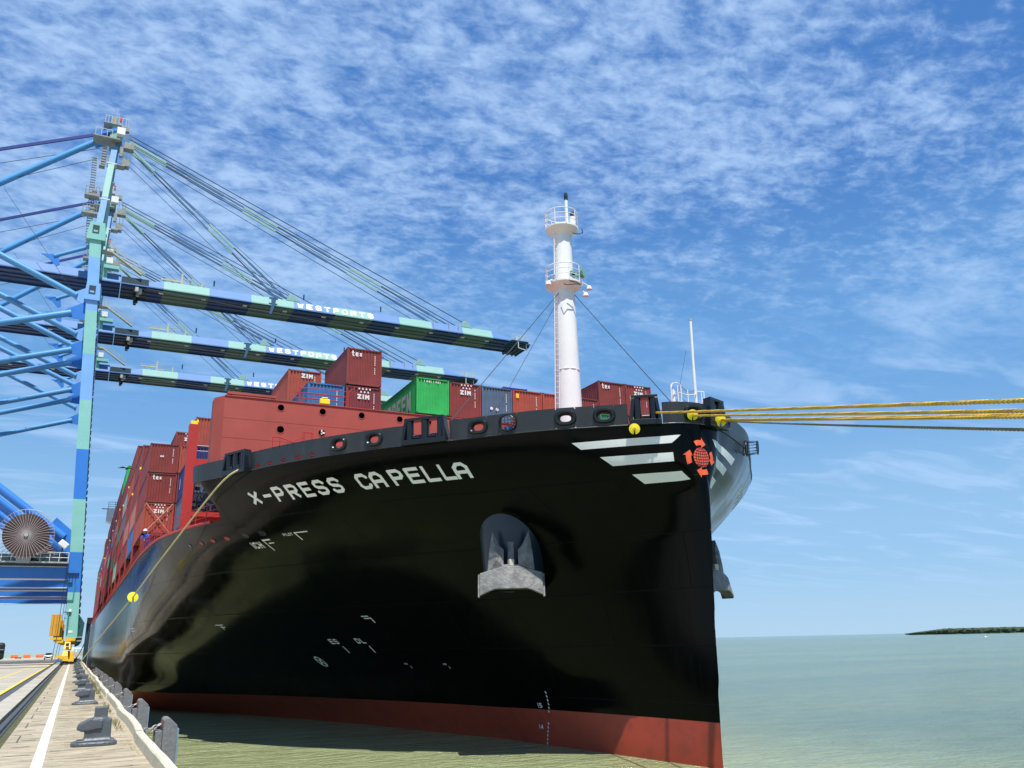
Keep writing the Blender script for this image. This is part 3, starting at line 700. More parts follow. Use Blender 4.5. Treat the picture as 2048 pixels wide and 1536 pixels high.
# ---------------- bulwark panels with their openings
def bulwark(s0, s1, holes):
    """holes: (s, z, half width, half height)"""
    mb = MB(); holes = sorted(holes); cur = s0; th = .05
    def grid(a, b):
        n = max(1, int(abs(b-a)/.35+.99))
        for i in range(n):
            u, v = a+(b-a)*i/n, a+(b-a)*(i+1)/n
            for z0, z1 in ((ZK, ZK+.5), (ZK+.5, ZB)):
                mb.quad(bw(u,z0), bw(v,z0), bw(v,z1), bw(u,z1)); mb.quad(bw(u,z0,-th), bw(u,z1,-th), bw(v,z1,-th), bw(v,z0,-th))
            mb.quad(bw(u,ZB), bw(v,ZB), bw(v,ZB,-th), bw(u,ZB,-th))
    for s, z, a, b in holes:
        c0, c1 = s-a-.12, s+a+.12; grid(cur, c0)
        n = 28; inner = []; outer = []
        for i in range(n):
            t = 2*math.pi*i/n; cx, sx = math.cos(t), math.sin(t)
            ex = math.copysign(abs(cx)**.7, cx)*a; ez = math.copysign(abs(sx)**.85, sx)*b
            inner.append((s+ex, z+ez)); k = 1/max(abs(cx), abs(sx)*1.0, 1e-6)
            ox = s+cx*k*(a+.12); oz = z + (sx*k)*((ZB-z) if sx > 0 else (z-ZK)); outer.append((ox, oz))
        for i in range(n):
            j = (i+1) % n
            for off, fl in ((0,0), (-th,1)):
                q = [bw(*outer[i], off), bw(*outer[j], off), bw(*inner[j], off), bw(*inner[i], off)]
                mb.quad(*(q[::-1] if fl else q))
            mb.quad(bw(*inner[i], 0), bw(*inner[j], 0), bw(*inner[j], -th), bw(*inner[i], -th))
        mb.quad(bw(c0,ZB), bw(c1,ZB), bw(c1,ZB,-th), bw(c0,ZB,-th))
        cur = c1
    grid(cur, s1)
    for u in (s0, s1): mb.quad(bw(u,ZK), bw(u,ZB), bw(u,ZB,-th), bw(u,ZK,-th))
    mb.build('bulwark', M_bul, ship)
def ovalring(s, z=11.61, A=.52, B=.36, a=.25, b=.145, mid=.62, grate=False):
    """cast fairlead ring"""
    mb = MB(); n = 32; prof = [(1.0,.0),(.97,.06),(.80,.11),(.5,.12),(.2,.05),(0,-.10)]; V = []
    for w, off in prof:
        AA, BB = a+(A-a)*w, b+(B-b)*w
        for i in range(n):
            t = 2*math.pi*i/n; cx, sx = math.cos(t), math.sin(t)
            V.append(bw(s+math.copysign(abs(cx)**.75, cx)*AA, z+math.copysign(abs(sx)**.85, sx)*BB, off))
    mb.add(V, [(k*n+i, k*n+(i+1) % n, (k+1)*n+(i+1) % n, (k+1)*n+i) for k in range(len(prof)-1) for i in range(n)])
    mb.build('fairlead', M_fit, ship, smooth=True)
OV = [4.4, 6.2, 10.54, 16.27, 18.46]
H = (11.61, .36, .22)
bulwark(-1.72+3.47, -.30, [(.2, *H)][:1] if False else [(.25, *H)])
bulwark(3.32, 12.05, [(s, *H) for s in OV if s < 12]+[(8.99, 11.64, .36, .36)])
SL = [(20.25,.22), (21.25,.26), (22.35,.22), (23.5,.24), (24.5,.22)]
bulwark(14.55, 25.1, [(s, *H) for s in OV if s > 14]+[(s, 11.27, w, .085) for s, w in SL])
bulwark(27.5, 31.0, [])
bulwark(-31.0, -14.56, [(-18.46, *H), (-16.27, *H)]); bulwark(-14.55, -1.72, [(-2.76, *H)]) 
for s in [.25]+OV+[-2.76]: ovalring(s)
for s, w in SL:
    for dz in (-.03, .04):
        m = MB(); m.tube(bw(s-w-.03, 11.27+dz, -.02), bw(s+w+.03, 11.27+dz, -.02), .018, 6); m.build('freeing_port_bar', M_redb, ship)
m = MB()  # added dark sheet behind the freeing ports, standing in for shade inside
for s in [19.9+.3*i for i in range(18)]: m.quad(bw(s,11.12,-.3), bw(s+.3,11.12,-.3), bw(s+.3,11.45,-.3), bw(s,11.45,-.3))
m.build('slot_shade_backing', M_fit, ship)
# the opening with a wire cage
def cage(s, zc=11.64, e=0.0):
    mb = MB(); n = 20
    ring = [bw(s+.44*math.cos(2*math.pi*i/n), zc+.40*math.sin(2*math.pi*i/n), .05) for i in range(n+1)]; mb.path(ring, .035, 6)
    ring = [bw(s+.40*math.cos(2*math.pi*i/n), zc-.02+.36*math.sin(2*math.pi*i/n), .22+e) for i in range(n+1)]; mb.path(ring, .022, 5)
    for k in (-.24,-.08,.08,.24):
        mb.path([bw(s+k, zc-.34, .03), bw(s+k, zc-.28, .22+e), bw(s+k, zc+.28, .22+e), bw(s+k, zc+.34, .03)], .012, 4)
        mb.path([bw(s-.38, zc+k, .05), bw(s-.3, zc+k, .22+e), bw(s+.3, zc+k, .22+e), bw(s+.38, zc+k, .05)], .012, 4)
    mb.build('cage', M_fit, ship)
cage(8.99); cage(-6.9, 11.15, .38)
m = MB(); m.box(bw(8.99, 11.42, -.3), (.5,.3,.16), M_blue); m.build('blue_drum', None, ship)
# roller fairleads standing in gaps of the bulwark
def rollerbox(s0, s1, ztop_, cols, name='roller_fairlead', lean=.5):
    def P(s, n, z): return bw(s, z, n)
    f = MB(); zb = ZK+.03
    def slab(pts):  # quad outline at four (s,z) with outer/inner offset tuples -> hexahedron
        V = [P(*p) for p in pts]; f.add(V, [(0,3,2,1),(4,5,6,7),(0,1,5,4),(1,2,6,5),(2,3,7,6),(3,0,4,7)])
    w = .16; d0, d1 = -.18, .42
    # base sill, top beam
    slab([(s0,d0,zb-.12),(s1,d0,zb-.12),(s1,d1,zb-.12),(s0,d1,zb-.12),(s0,d0,zb+.14),(s1,d0,zb+.14),(s1,d1,zb+.14),(s0,d1,zb+.14)])
    t0, t1 = s0+.13*math.copysign(1,s1-s0), s1-.13*math.copysign(1,s1-s0)
    slab([(t0,d0,ztop_-.14),(t1,d0,ztop_-.14),(t1,d1-.14,ztop_-.14),(t0,d1-.14,ztop_-.14),(t0,d0,ztop_),(t1,d0,ztop_),(t1,d1-.14,ztop_),(t0,d1-.14,ztop_)])
    q = math.copysign(w, s1-s0)
    for a, b in ((s0, t0), (s1-q, t1-q)):
        slab([(a,d0,zb+.13),(a+q,d0,zb+.13),(a+q,d1,zb+.13),(a,d1,zb+.13),(b,d0,ztop_-.13),(b+q,d0,ztop_-.13),(b+q,d1-.14,ztop_-.13),(b,d1-.14,ztop_-.13)])
    box = f.build(name, M_fit, ship, bevel=.02)
    for c in cols:
        m = MB(); m.tube(P(c,.12,zb+.14), P(c,.08,ztop_-.15), .20, 14); m.tube(P(c,.12,zb+.14), P(c,.12,zb+.26), .19, 14); m.build('roller', M_fit, box, smooth=True)
    m = MB()
    for a, b in zip(cols, cols[1:]): m.tube(P(a+(b-a)*.28,.16,zb+.27), P(a+(b-a)*.72,.16,zb+.27), .13, 12)
    m.build('bottom_roller', M_fit, box, smooth=True)
rollerbox(1.80, 3.26, 12.42, [2.15, 2.9])
rollerbox(12.1, 14.5, 12.36, [12.45, 13.3, 14.15])
rollerbox(25.2, 27.4, 12.30, [25.6, 26.3, 27.0])
rollerbox(-.34, -1.68, 12.40, [-.65, -1.36])
# ---------------- side openings, marks and lettering on the shell
def side(Y, z, off=.012, sg=-1): return (XC+sg*(hb(Y, z)+off), Y, z)
m = MB()
NAME = [('X',49.22,48.45),('-',48.20,47.60),('P',47.36,46.68),('R',46.42,45.72),('E',45.50,44.86),('S',44.62,43.96),('S',43.72,43.10),
        ('C',42.20,41.58),('a',41.50,40.86),('P',40.52,39.92),('E',39.76,39.16),('L',39.02,38.46),('L',38.32,37.80),('a',37.78,37.16)]
zb0, zh = 9.38, .72
for ch, ya, yb in NAME:
    m = MB()
    for q in glyph('A' if ch == 'a' else ch, .205, aspect=.92):
        c0, c1, c2, c3 = q; ns = 4
        for i in range(ns):
            f0, f1 = i/ns, (i+1)/ns; pts = []
            for (pa, pb, f) in ((c0,c1,f0),(c0,c1,f1),(c3,c2,f1),(c3,c2,f0)):
                u = pa[0]+(pb[0]-pa[0])*f; v = pa[1]+(pb[1]-pa[1])*f
                Y = ya+(yb-ya)*u+.16*(1-v); pts.append(side(Y, zb0+zh*v, .010+.0015*c0[2]))
            m.quad(*pts)
    m.build('name_letter', M_mark, ship, fix=False)
def fan(poly, off=.018, step=.22, mt=M_mark, name='painted_mark', layer=0, parent=ship):
    """paint a polygon of 3-D corner points on the shell: triangulated, subdivided and pressed on"""
    bm = bmesh.new(); vs = [bm.verts.new(p) for p in poly]; f = bm.faces.new(vs); bmesh.ops.triangulate(bm, faces=[f])
    for _ in range(7):
        long = [e for e in bm.edges if e.calc_length() > step]
        if not long: break
        bmesh.ops.subdivide_edges(bm, edges=long, cuts=1); bmesh.ops.triangulate(bm, faces=bm.faces[:])
    for v in bm.verts: v.co = on_hull(v.co, off)
    bmesh.ops.recalc_face_normals(bm, faces=bm.faces)
    org = Vector(ship.location)
    for v in bm.verts: v.co -= org
    me = bpy.data.meshes.new(name); bm.to_mesh(me); bm.free(); me.materials.append(mt)
    for p_ in me.polygons: p_.use_smooth = True
    o = bpy.data.objects.new(name, me); COL.objects.link(o); o.parent = parent
    return o
PS = [[(18.32,33.17,10.44),(22.35,30.6,10.55),(22.02,30.8,10.2),(18.72,33.05,10.12)],
      [(19.49,32.75,9.74),(22.08,30.91,9.78),(22.15,31.01,9.38),(20.03,32.6,9.32)],
      [(20.82,32.35,8.92),(22.45,31.05,8.94),(22.75,31.01,8.54),(21.38,32.23,8.50)]]
def fanstrip(P4, off=.018, n=20, mt=M_mark):
    a, b, c, d = [Vector(p) for p in P4]; mb = MB(); V = []
    for i in range(n+1):
        t = i/n
        for k in range(4):
            w = k/3; V.append(on_hull((a.lerp(b, t)).lerp(d.lerp(c, t), w), off))
    mb.add(V, [(i*4+k, i*4+k+1, i*4+5+k, i*4+4+k) for i in range(n) for k in range(3)]); return mb.build('bow_stripe', mt, ship, smooth=True)
for p in PS: fanstrip(p)
for p in [[(24.05,30.3,10.48),(27.3,32.2,10.2),(26.9,31.8,9.8),(24.3,30.35,10.12)], [(24.3,30.35,9.74),(26.2,31.5,9.5),(25.9,31.3,9.15),(24.25,30.4,9.32)], [(24.15,30.4,8.92),(25.1,30.9,8.8),(24.9,30.8,8.4),(23.98,30.4,8.52)]]: fanstrip(p)
# emblem: latticed globe with four curved arrows, laid on the stem
E0 = Vector((23.22, 30.2, 9.52))
ET = Vector((.985, -.17, 0)).normalized()
def em(u, v): return E0+ET*u+Vector((0,0,v))
def disc(R0, R1, name, mt, off, n=28):
    V = [on_hull(em(R0*math.cos(2*math.pi*i/n)*k, R1*math.sin(2*math.pi*i/n)*k), off) for k in (1,.66,.33) for i in range(n)]+[on_hull(em(0,0), off)]
    F = [(k*n+i, k*n+(i+1) % n, (k+1)*n+(i+1) % n, (k+1)*n+i) for k in range(2) for i in range(n)]+[(2*n+i, 2*n+(i+1) % n, 3*n) for i in range(n)]
    mb = MB(); mb.add(V, F); return mb.build(name, mt, ship, smooth=True)
disc(.41, .46, 'emblem_globe', M_orl, .018)
def linestrip(pts, w, off, mt, name, par=ship):
    mb = MB(); V = []
    for i, p in enumerate(pts):
        a = Vector(pts[max(0,i-1)]); b = Vector(pts[min(len(pts)-1,i+1)]); d = (b-a).normalized(); nn = Vector((-d.y, d.x))
        for s in (-1, 1): V.append(on_hull(em(p[0]+nn.x*s*w/2, p[1]+nn.y*s*w/2), off))
    mb.add(V, [(2*i, 2*i+1, 2*i+3, 2*i+2) for i in range(len(pts)-1)]); return mb.build(name, mt, par)
for k in (-.7,-.42,-.15,.15,.42,.7):
    linestrip([(.41*k*math.sqrt(max(0,1-(v/.46)**2)), v) for v in [-.44+.88*i/12 for i in range(13)]], .024, .026, M_fit, 'emblem_meridian')
for v0 in (-.32,-.19,-.06,.07,.2,.32):
    w = .41*math.sqrt(1-(v0/.46)**2); linestrip([(w*t, v0-.05*(1-t*t)) for t in [-1+i/5 for i in range(11)]], .024, .030, M_fit, 'emblem_parallel')
for a0 in (90, 0, -90, 180):
    arc = []; c = R(a0)
    Ri, Ro = .56, .80; s0, s1, s2 = .42, -.12, -.50   # runs clockwise
    def pt(r, t): return (r*math.cos(c+t)*.93, r*math.sin(c+t)*1.02)
    mb = MB(); V = []
    for i in range(9):
        t = s0+(s1-s0)*i/8
        for k in range(4): V.append(on_hull(em(*pt(Ri+(Ro-Ri)*k/3, t)), .018))
    F = [(i*4+k, i*4+k+1, i*4+5+k, i*4+4+k) for i in range(8) for k in range(3)]
    b0 = len(V); tip = Vector(pt((Ri+Ro)/2, s2)); pa, pb = Vector(pt(Ro+.13, s1)), Vector(pt(Ri-.11, s1))
    for i in range(6):
        f_ = i/6
        for k in range(5):
            q = (pa.lerp(tip, f_)).lerp(pb.lerp(tip, f_), k/4); V.append(on_hull(em(q.x, q.y), .018))
    F += [(b0+i*5+k, b0+i*5+k+1, b0+i*5+6+k, b0+i*5+5+k) for i in range(5) for k in range(4)]
    V.append(on_hull(em(tip.x, tip.y), .018)); F += [(b0+25+k, b0+26+k, len(V)-1) for k in range(4)]
    mb.add(V, F); mb.build('emblem_arrow', M_orl, ship)
# mooring-deck side holes, port
for Y, red in ((58.4,0),(56.7,1),(55.2,1),(53.7,1),(50.6,0),(52.0,0)):
    for sg in (-1, 1):
        n = 16; V = [side(Y+.26*math.cos(2*math.pi*i/n), 8.0+.12*math.sin(2*math.pi*i/n), .015, sg) for i in range(n)]; mb = MB(); mb.add(V, [tuple(range(n))])
        o = mb.build('side_scupper', M_redb if red else M_fit, ship)
        mb = MB(); mb.path(V+[V[0]], .02, 5); mb.build('scupper_rim', M_fit, ship)
def shelltext(txt, Y, z, h, w, gap=None, th=.2, sg=-1, lean=0):
    gap = w*.28 if gap is None else gap; mb = MB()
    text_on(mb, txt, lambda x, y, k: side(Y-x, z+y, .012+.0012*k, sg), w, h, gap, th)
    return mb.build('hull_mark', M_mark, ship, fix=False)
def bars(lst):
    mb = MB()
    for Y, z, dy, dz in lst: mb.quad(side(Y,z), side(Y-dy,z), side(Y-dy,z+dz), side(Y,z+dz))
    mb.build('hull_mark', M_mark, ship, fix=False)
shelltext('ICH', 52.3, 7.28, .34, .28); bars([(51.15,7.1,.07,.6),(51.15,7.62,.62,.07),(50.9,7.45,.4,.05)])
shelltext('PILOT', 49.3, 7.72, .13, .12); bars([(48.5,7.45,.07,.38),(48.5,7.8,.9,.05)])
shelltext('ES', 54.9, 1.80, .30, .30); bars([(54.3,1.25,.07,.4)])
shelltext('DL', 52.8, 1.80, .30, .30); bars([(52.2,1.25,.07,.4)])
bars([(50.6,3.3,.5,.05),(50.55,3.18,.45,.05),(50.1,2.95,.07,.3)]); bars([(63.8,3.2,.9,.05),(63.4,3.05,.5,.05),(63.3,2.9,.07,.3)]); bars([(81.5,3.4,1.6,.06),(81.2,3.2,1.2,.06),(80.8,2.9,.12,.4)])
shelltext('FR', 50.7, .52, .10, .10); bars([(50.4,.32,.04,.15)]); shelltext('FR', 47.7, .50, .10, .10); bars([(47.4,.3,.04,.15)])
# bow thruster symbol
n = 24; c = (57.64, .73); rr = .33
mb = MB()
for i in range(n):
    a, b = 2*math.pi*i/n, 2*math.pi*(i+1)/n
    mb.quad(*[side(c[0]-r*math.cos(t), c[1]+r*math.sin(t)) for r, t in ((rr,a),(rr,b),(rr*.78,b),(rr*.78,a))])
for k in (45, 135):
    d = R(k); u, v = math.cos(d), math.sin(d); p = [(rr*.8*u-.045*v, rr*.8*v+.045*u), (rr*.8*u+.045*v, rr*.8*v-.045*u), (-rr*.8*u+.045*v, -rr*.8*v-.045*u), (-rr*.8*u-.045*v, -rr*.8*v+.045*u)]
    mb.quad(*[side(c[0]-x, c[1]+y, .014+k*1e-5) for x, y in p])
mb.build('thruster_symbol', M_mark, ship, fix=False)
# draught scale
ds = []
for i in range(14): ds.append((41.43+.8*(i/13), -.92-2.55*i/13, .08, .12))
bars(ds)
shelltext('15', 42.4, -1.66, .24, .19); shelltext('14', 42.65, -2.74, .24, .19)
# starboard name glimpsed obliquely
for i, (ch, ya, yb) in enumerate(NAME):
    mb = MB()
    for q in glyph('A' if ch == 'a' else ch, .215, aspect=1.05):
        mb.quad(*[side(37.02+49.20-(ya+(yb-ya)*u), zb0+zh*v, .010+.0015*k, 1) for u, v, k in q])
    mb.build('name_letter', M_mark, ship, fix=False)
# ================================================================== breakwater block on the forecastle
def porthole(x, y, z, r, deep, mt_in):
    mb = MB(); n = 20
    mb.lathe([(r+.05,0),(r+.05,.02),(r,.02),(r,-.0)], (x,y,z), n, axis=(0,-1,0)); o = mb.build('porthole_rim', M_red, bwk)
    mb = MB(); mb.lathe([(r,.004),(0,.004)], (x,y,z), n, axis=(0,-1,0)); mb.build('porthole', mt_in, bwk)
def BX(x): return round(1.031*x+.042, 3)
def BZ(z): return round(1.031*z-.053, 3)
bwk = thing('breakwater', (XC, 51.5, ZK-.03), 'tall red steel breakwater with portholes standing behind the bulwark of the bow', 'breakwater')
mb = MB(); xl, xr = 5.15, 2*XC-5.15; zt = 16.26
pl = [(xl,51.5),(xr,51.5),(xr+.5,52.2),(xr+.5,53.2),(xl-.5,53.2),(xl-.5,52.2)]
mb.prism([(x, y, ZK-.02) for x, y in pl], (0,0,zt-ZK+.02)); mb.build('plating', M_red, bwk)
for z in (12.5, 13.7, 14.9):
    mb = MB(); mb.bx(xl+.01, xr-.01, 51.49, 51.498, z, z+.022); mb.build('weld_seam', M_red, bwk)
mb = MB(); mb.bx(xl, xr, 51.44, 51.65, zt, zt+.05); mb.build('top_rail', M_red, bwk)
Mph = mat('porthole_dark', (.03,.04,.045), .3); Mpb = mat('porthole_blue', (.03,.19,.46), .5)
for i, x in enumerate((8.49, 11.09, 13.62, 16.19, 18.2, 20.7, 26.5, 29, 31.5, 34, 36.5, 39)): porthole(x, 51.498, 15.84, .20, 1, Mpb if i == 0 else Mph)
porthole(8.54, 51.498, 14.46, .22, 1, Mpb); porthole(11.09, 51.498, 14.48, .20, 1, Mph); porthole(26, 51.498, 14.48, .2, 1, Mph)
mb = MB(); mb.box((11.07,51.44,14.50),(.08,.05,.3)); mb.box((11.15,51.44,14.46),(.22,.05,.1)); mb.build('valve', M_cwhite, bwk)
# companion ladders in front of it
def handrail(x0, x1, y, z0, z1, nm='handrail'):
    mb = MB()
    for x in (x0, x1): mb.tube((x,y,z0),(x,y,z1),.03,6)
    for z in [z0+(z1-z0)*k/3 for k in (1,2,3)]: mb.tube((x0,y,z),(x1,y,z),.03,6)
    return mb.build(nm, M_redb, bwk)
handrail(7.65, 8.05, 48.9, 11.1, 13.35); handrail(9.45, 9.95, 48.9, 11.1, 13.75); handrail(9.45,9.95, 49.3, 11.1, 13.9)
mb = MB(); mb.tube((8.05,48.9,13.35),(8.7,48.9,13.15),.03,6); mb.tube((8.7,48.9,13.15),(9.45,48.9,13.5),.03,6); mb.build('handrail', M_redb, bwk)
mb = MB(); mb.box((9.0,48.7,12.75),(.5,.3,.14), M_cwhite); mb.build('lamp_box', None, bwk)
# platform with railing and yellow box on top of the breakwater
mb = MB()
x0, x1, y0, y1, z0 = 9.63, 12.72, 51.7, 53.0, zt+.02
for x in (x0, x1): mb.tube((x,y0,z0),(x,y0,z0+1.05 if x == x0 else z0+1.0),.06,6)
for z in (.4,.75,1.1): mb.tube((x0+.5,y0,z0+z),(x1,y0,z0+z-.0),.028,6); mb.tube((x0,y1,z0+z),(x1,y1,z0+z),.028,6)
for x in (x0+.5,x0+1.2,x0+1.9): mb.tube((x,y1,z0),(x,y1,z0+1.1),.028,6)
mb.tube((x0,y0,z0+1.0),(x0+.5,y0,z0+1.1),.028,6); mb.tube((x1,y0,z0+1.0),(x1+.45,y0,z0+1.45),.03,6)
mb.build('platform_railing', M_redb, bwk)
mb = MB(); mb.box((11.23,51.7,16.55),(.64,.3,.34)); mb.box((11.23,51.7,16.78),(.4,.3,.1)); mb.build('yellow_box', M_ylw, bwk, bevel=.04)
mb = MB(); mb.box((6.8,52.4,zt+.12),(2.3,.8,.22), M_cwhite); mb.box((6.8,52.3,zt+.32),(2.9,.9,.14), M_red); mb.build('roof_hatch', None, bwk)
# ================================================================== masts on the forecastle
fm = thing('foremast', (23.5, 42, ZK), 'tall white foremast with two round railed platforms above the bulwark', 'mast')
mb = MB(); mb.lathe([(.90,ZK),(.84,13),(.77,15.0),(.71,18.5),(.64,22.4),(.62,22.6),(.58,26.6)], (23.5,42,0), 10); 
o = mb.build('column', M_mast, fm, smooth=True)
for p in o.data.polygons: p.use_smooth = True
mb = MB(); mb.tube((23.5,42,17.2),(23.5,42,17.24),.742,24); mb.build('weld_ring', M_mast, fm)
def platform(z, r, rail=1.15, cx=23.5, half=False):
    mb = MB(); mb.lathe([(.5,z-.5),(r*.98,z-.02),(r,z),(r,z+.1),(r*.96,z+.1),(.5,z+.02)], (cx,42,0), 28); mb.build('platform', M_mast, fm, smooth=True)
    for zz, nm in ((z+.45,0),(z+.8,0),(z+rail,1)):
        mb = MB(); mb.path([(cx+r*math.cos(t), 42+r*math.sin(t), zz) for t in [2*math.pi*i/28 for i in range(29)]], .025 if not nm else .032, 5); mb.build('guard_rail', M_mast, fm, smooth=True)
    for i in range(9):
        t = 2*math.pi*i/9+.3; mb = MB(); mb.tube((cx+r*math.cos(t), 42+r*math.sin(t), z+.05),(cx+r*math.cos(t), 42+r*math.sin(t), z+rail),.026,6); mb.build('stanchion', M_mast, fm)
platform(22.75, 1.14); platform(26.6, 1.03)
mb = MB(); mb.tube((23.85,41.9,26.7),(23.85,41.9,28.8),.11,10); mb.tube((24.2,41.8,26.7),(24.2,41.8,27.6),.2,10); mb.build('lantern_pole', M_mast, fm)
mb = MB(); mb.tube((23.85,41.9,28.8),(23.85,41.9,28.95),.13,10); mb.tube((23.85,41.9,29.0),(23.85,41.9,29.2),.13,10); mb.tube((23.85,41.9,28.9),(23.85,41.9,29.3),.09,8); mb.tube((24.2,41.8,27.62),(24.2,41.8,27.95),.12,8); mb.build('navigation_light', M_black, fm)
Mhorn = mat('horn_green', (.16,.36,.29), .45)
mb = MB(); mb.lathe([(.33,0),(.26,.12),(.12,.38),(.06,.8),(.0,.8)], (24.35,40.95,23.45), 16, axis=(-.55,.75,-.1)); mb.box((23.95,41.1,23.2),(.9,.2,.14)); mb.box((23.6,41.1,23.3),(.25,.2,.3)); mb.build('horn', Mhorn, fm, smooth=True)
for (x, y, z) in ((22.1,41.5,22.45),(24.95,41.4,22.6),(24.55,41.2,22.0)):
    mb = MB(); mb.lathe([(.0,.22),(.12,.2),(.2,.0),(.2,-.02),(0,-.02)], (x,y,z), 12, axis=(0,0,1)); mb.tube((x,y,z+.2),(23.5+(x-23.5)*.75,42-(42-y)*.75,z+.45),.04,6); mb.build('floodlight', M_mast, fm, smooth=True)
mb = MB(); mb.path([(22.9,41.0,22.45),(23.0,40.75,22.3),(23.5,40.7,22.42),(23.95,40.75,22.5),(23.6,40.72,22.55),(23.2,40.8,22.62)], .03, 5); mb.path([(24.3,40.9,26.4),(24.5,41.1,26.25),(24.2,41.1,26.1),(23.9,41.3,26.2)], .03, 5); mb.build('cable_loop', M_black, fm)
mb = MB()
for x in (22.25, 22.6):
    pass
lx = lambda z: 23.5-(.80+(z-15)*(-.032))-.12
for z0, z1 in ((12.0,22.2),(23.4,26.3)):
    pts = [(lx(z)-.15, 41.75, z) for z in (z0, z1)]; mb.tube(pts[0], pts[1], .028, 6)
    pts2 = [(lx(z)+.12, 41.75, z) for z in (z0, z1)]; mb.tube(pts2[0], pts2[1], .02, 6)
    z = z0
    while z < z1: mb.tube((lx(z)-.15,41.75,z),(lx(z)+.12,41.75,z),.016,5); z += .34
mb.build('ladder', M_mast, fm)
def cable(a, b, r, name, label, cat, sag=0.0, m=None, group=None):
    a, b = Vector(a), Vector(b); mb = MB(); n = 10 if sag else 1
    mb.path([a.lerp(b, i/n)-Vector((0,0,sag*4*(i/n)*(1-i/n))) for i in range(n+1)], r, 6)
    return solo(mb, name, b, m or M_cable, label, cat, group)
cable((24.05,41.8,22.3), (24.45,33.2,12.9), .022, 'mast_stay', 'dark wire stay running from the foremast down to the small white bow pole', 'wire')
cable((23.1,41.8,22.3), (14.2,38.6,12.1), .022, 'mast_stay', 'upper of the two dark wire stays running left from the foremast to the bulwark', 'wire')
cable((23.0,42.2,21.6), (15.8,38.3,11.2), .014, 'mast_stay', 'thinner lower wire stay running left from the foremast behind the first one', 'wire')
cable((24.1,42.3,20.9), (25.2,42.8,11.2), .014, 'mast_stay', 'thin steep wire stay hanging close along the right of the foremast', 'wire')
lp = thing('bow_light_pole', (25.0, 32.2, ZK), 'slim white light pole with a small railed platform at the bow', 'pole')
mb = MB(); mb.tube((25.0,32.2,ZK),(25.05,32.2,14.6),.085,10,r2=.075); mb.tube((25.05,32.2,14.6),(25.12,32.2,17.25),.065,10); mb.build('pole', M_mast, lp)
mb = MB(); mb.tube((25.12,32.2,17.25),(25.12,32.2,17.34),.09,8); mb.build('lamp', M_cgrey, lp)
mb = MB(); mb.box((24.3,32.4,12.45),(2.2,.9,.06)); mb.build('platform', M_mast, lp)
mb = MB()
for x in (23.35, 23.75, 24.35, 25.35): mb.tube((x,31.95,ZK),(x,31.95,13.55 if x < 24 else 13.4),.03,6)
mb.path([(23.35,31.95,13.35),(23.45,31.95,13.62),(23.75,31.95,13.68),(23.95,31.95,13.6),(23.95,31.95,12.5)], .03, 6)
mb.path([(23.8,31.95,13.2),(24.3,31.95,13.12),(24.8,31.95,13.2),(25.0,32.1,13.35)], .025, 5); mb.path([(23.8,31.95,12.75),(24.3,31.95,12.68),(25.3,31.95,12.8)], .022, 5)
mb.tube((25.0,32.2,13.45),(25.55,32.2,13.5),.03,6); mb.tube((25.4,32.2,13.5),(25.4,32.2,12.2),.03,6); mb.build('guard_rail', M_mast, lp)
mb = MB(); mb.tube((23.75,32.3,12.2),(23.75,32.3,13.35),.1,10); mb.tube((23.75,32.3,13.35),(23.75,32.3,13.45),.05,8); mb.build('vent_pipe', M_mast, lp)
cable((24.0,32,13.6), (25.0,32.2,13.55), .014, 'signal_line', 'upper slack rope looped between bow platform rail and light pole', 'rope', .22, M_rust)
cable((24.0,32,12.95), (25.0,32.2,12.9), .014, 'signal_line', 'lower slack reddish rope looped between bow platform rail and light pole', 'rope', .16, M_rust)
cable((24.75,32.3,15.6), (24.15,32.6,12.9), .008, 'signal_line', 'thin halyard slanting down left of the bow light pole', 'rope')
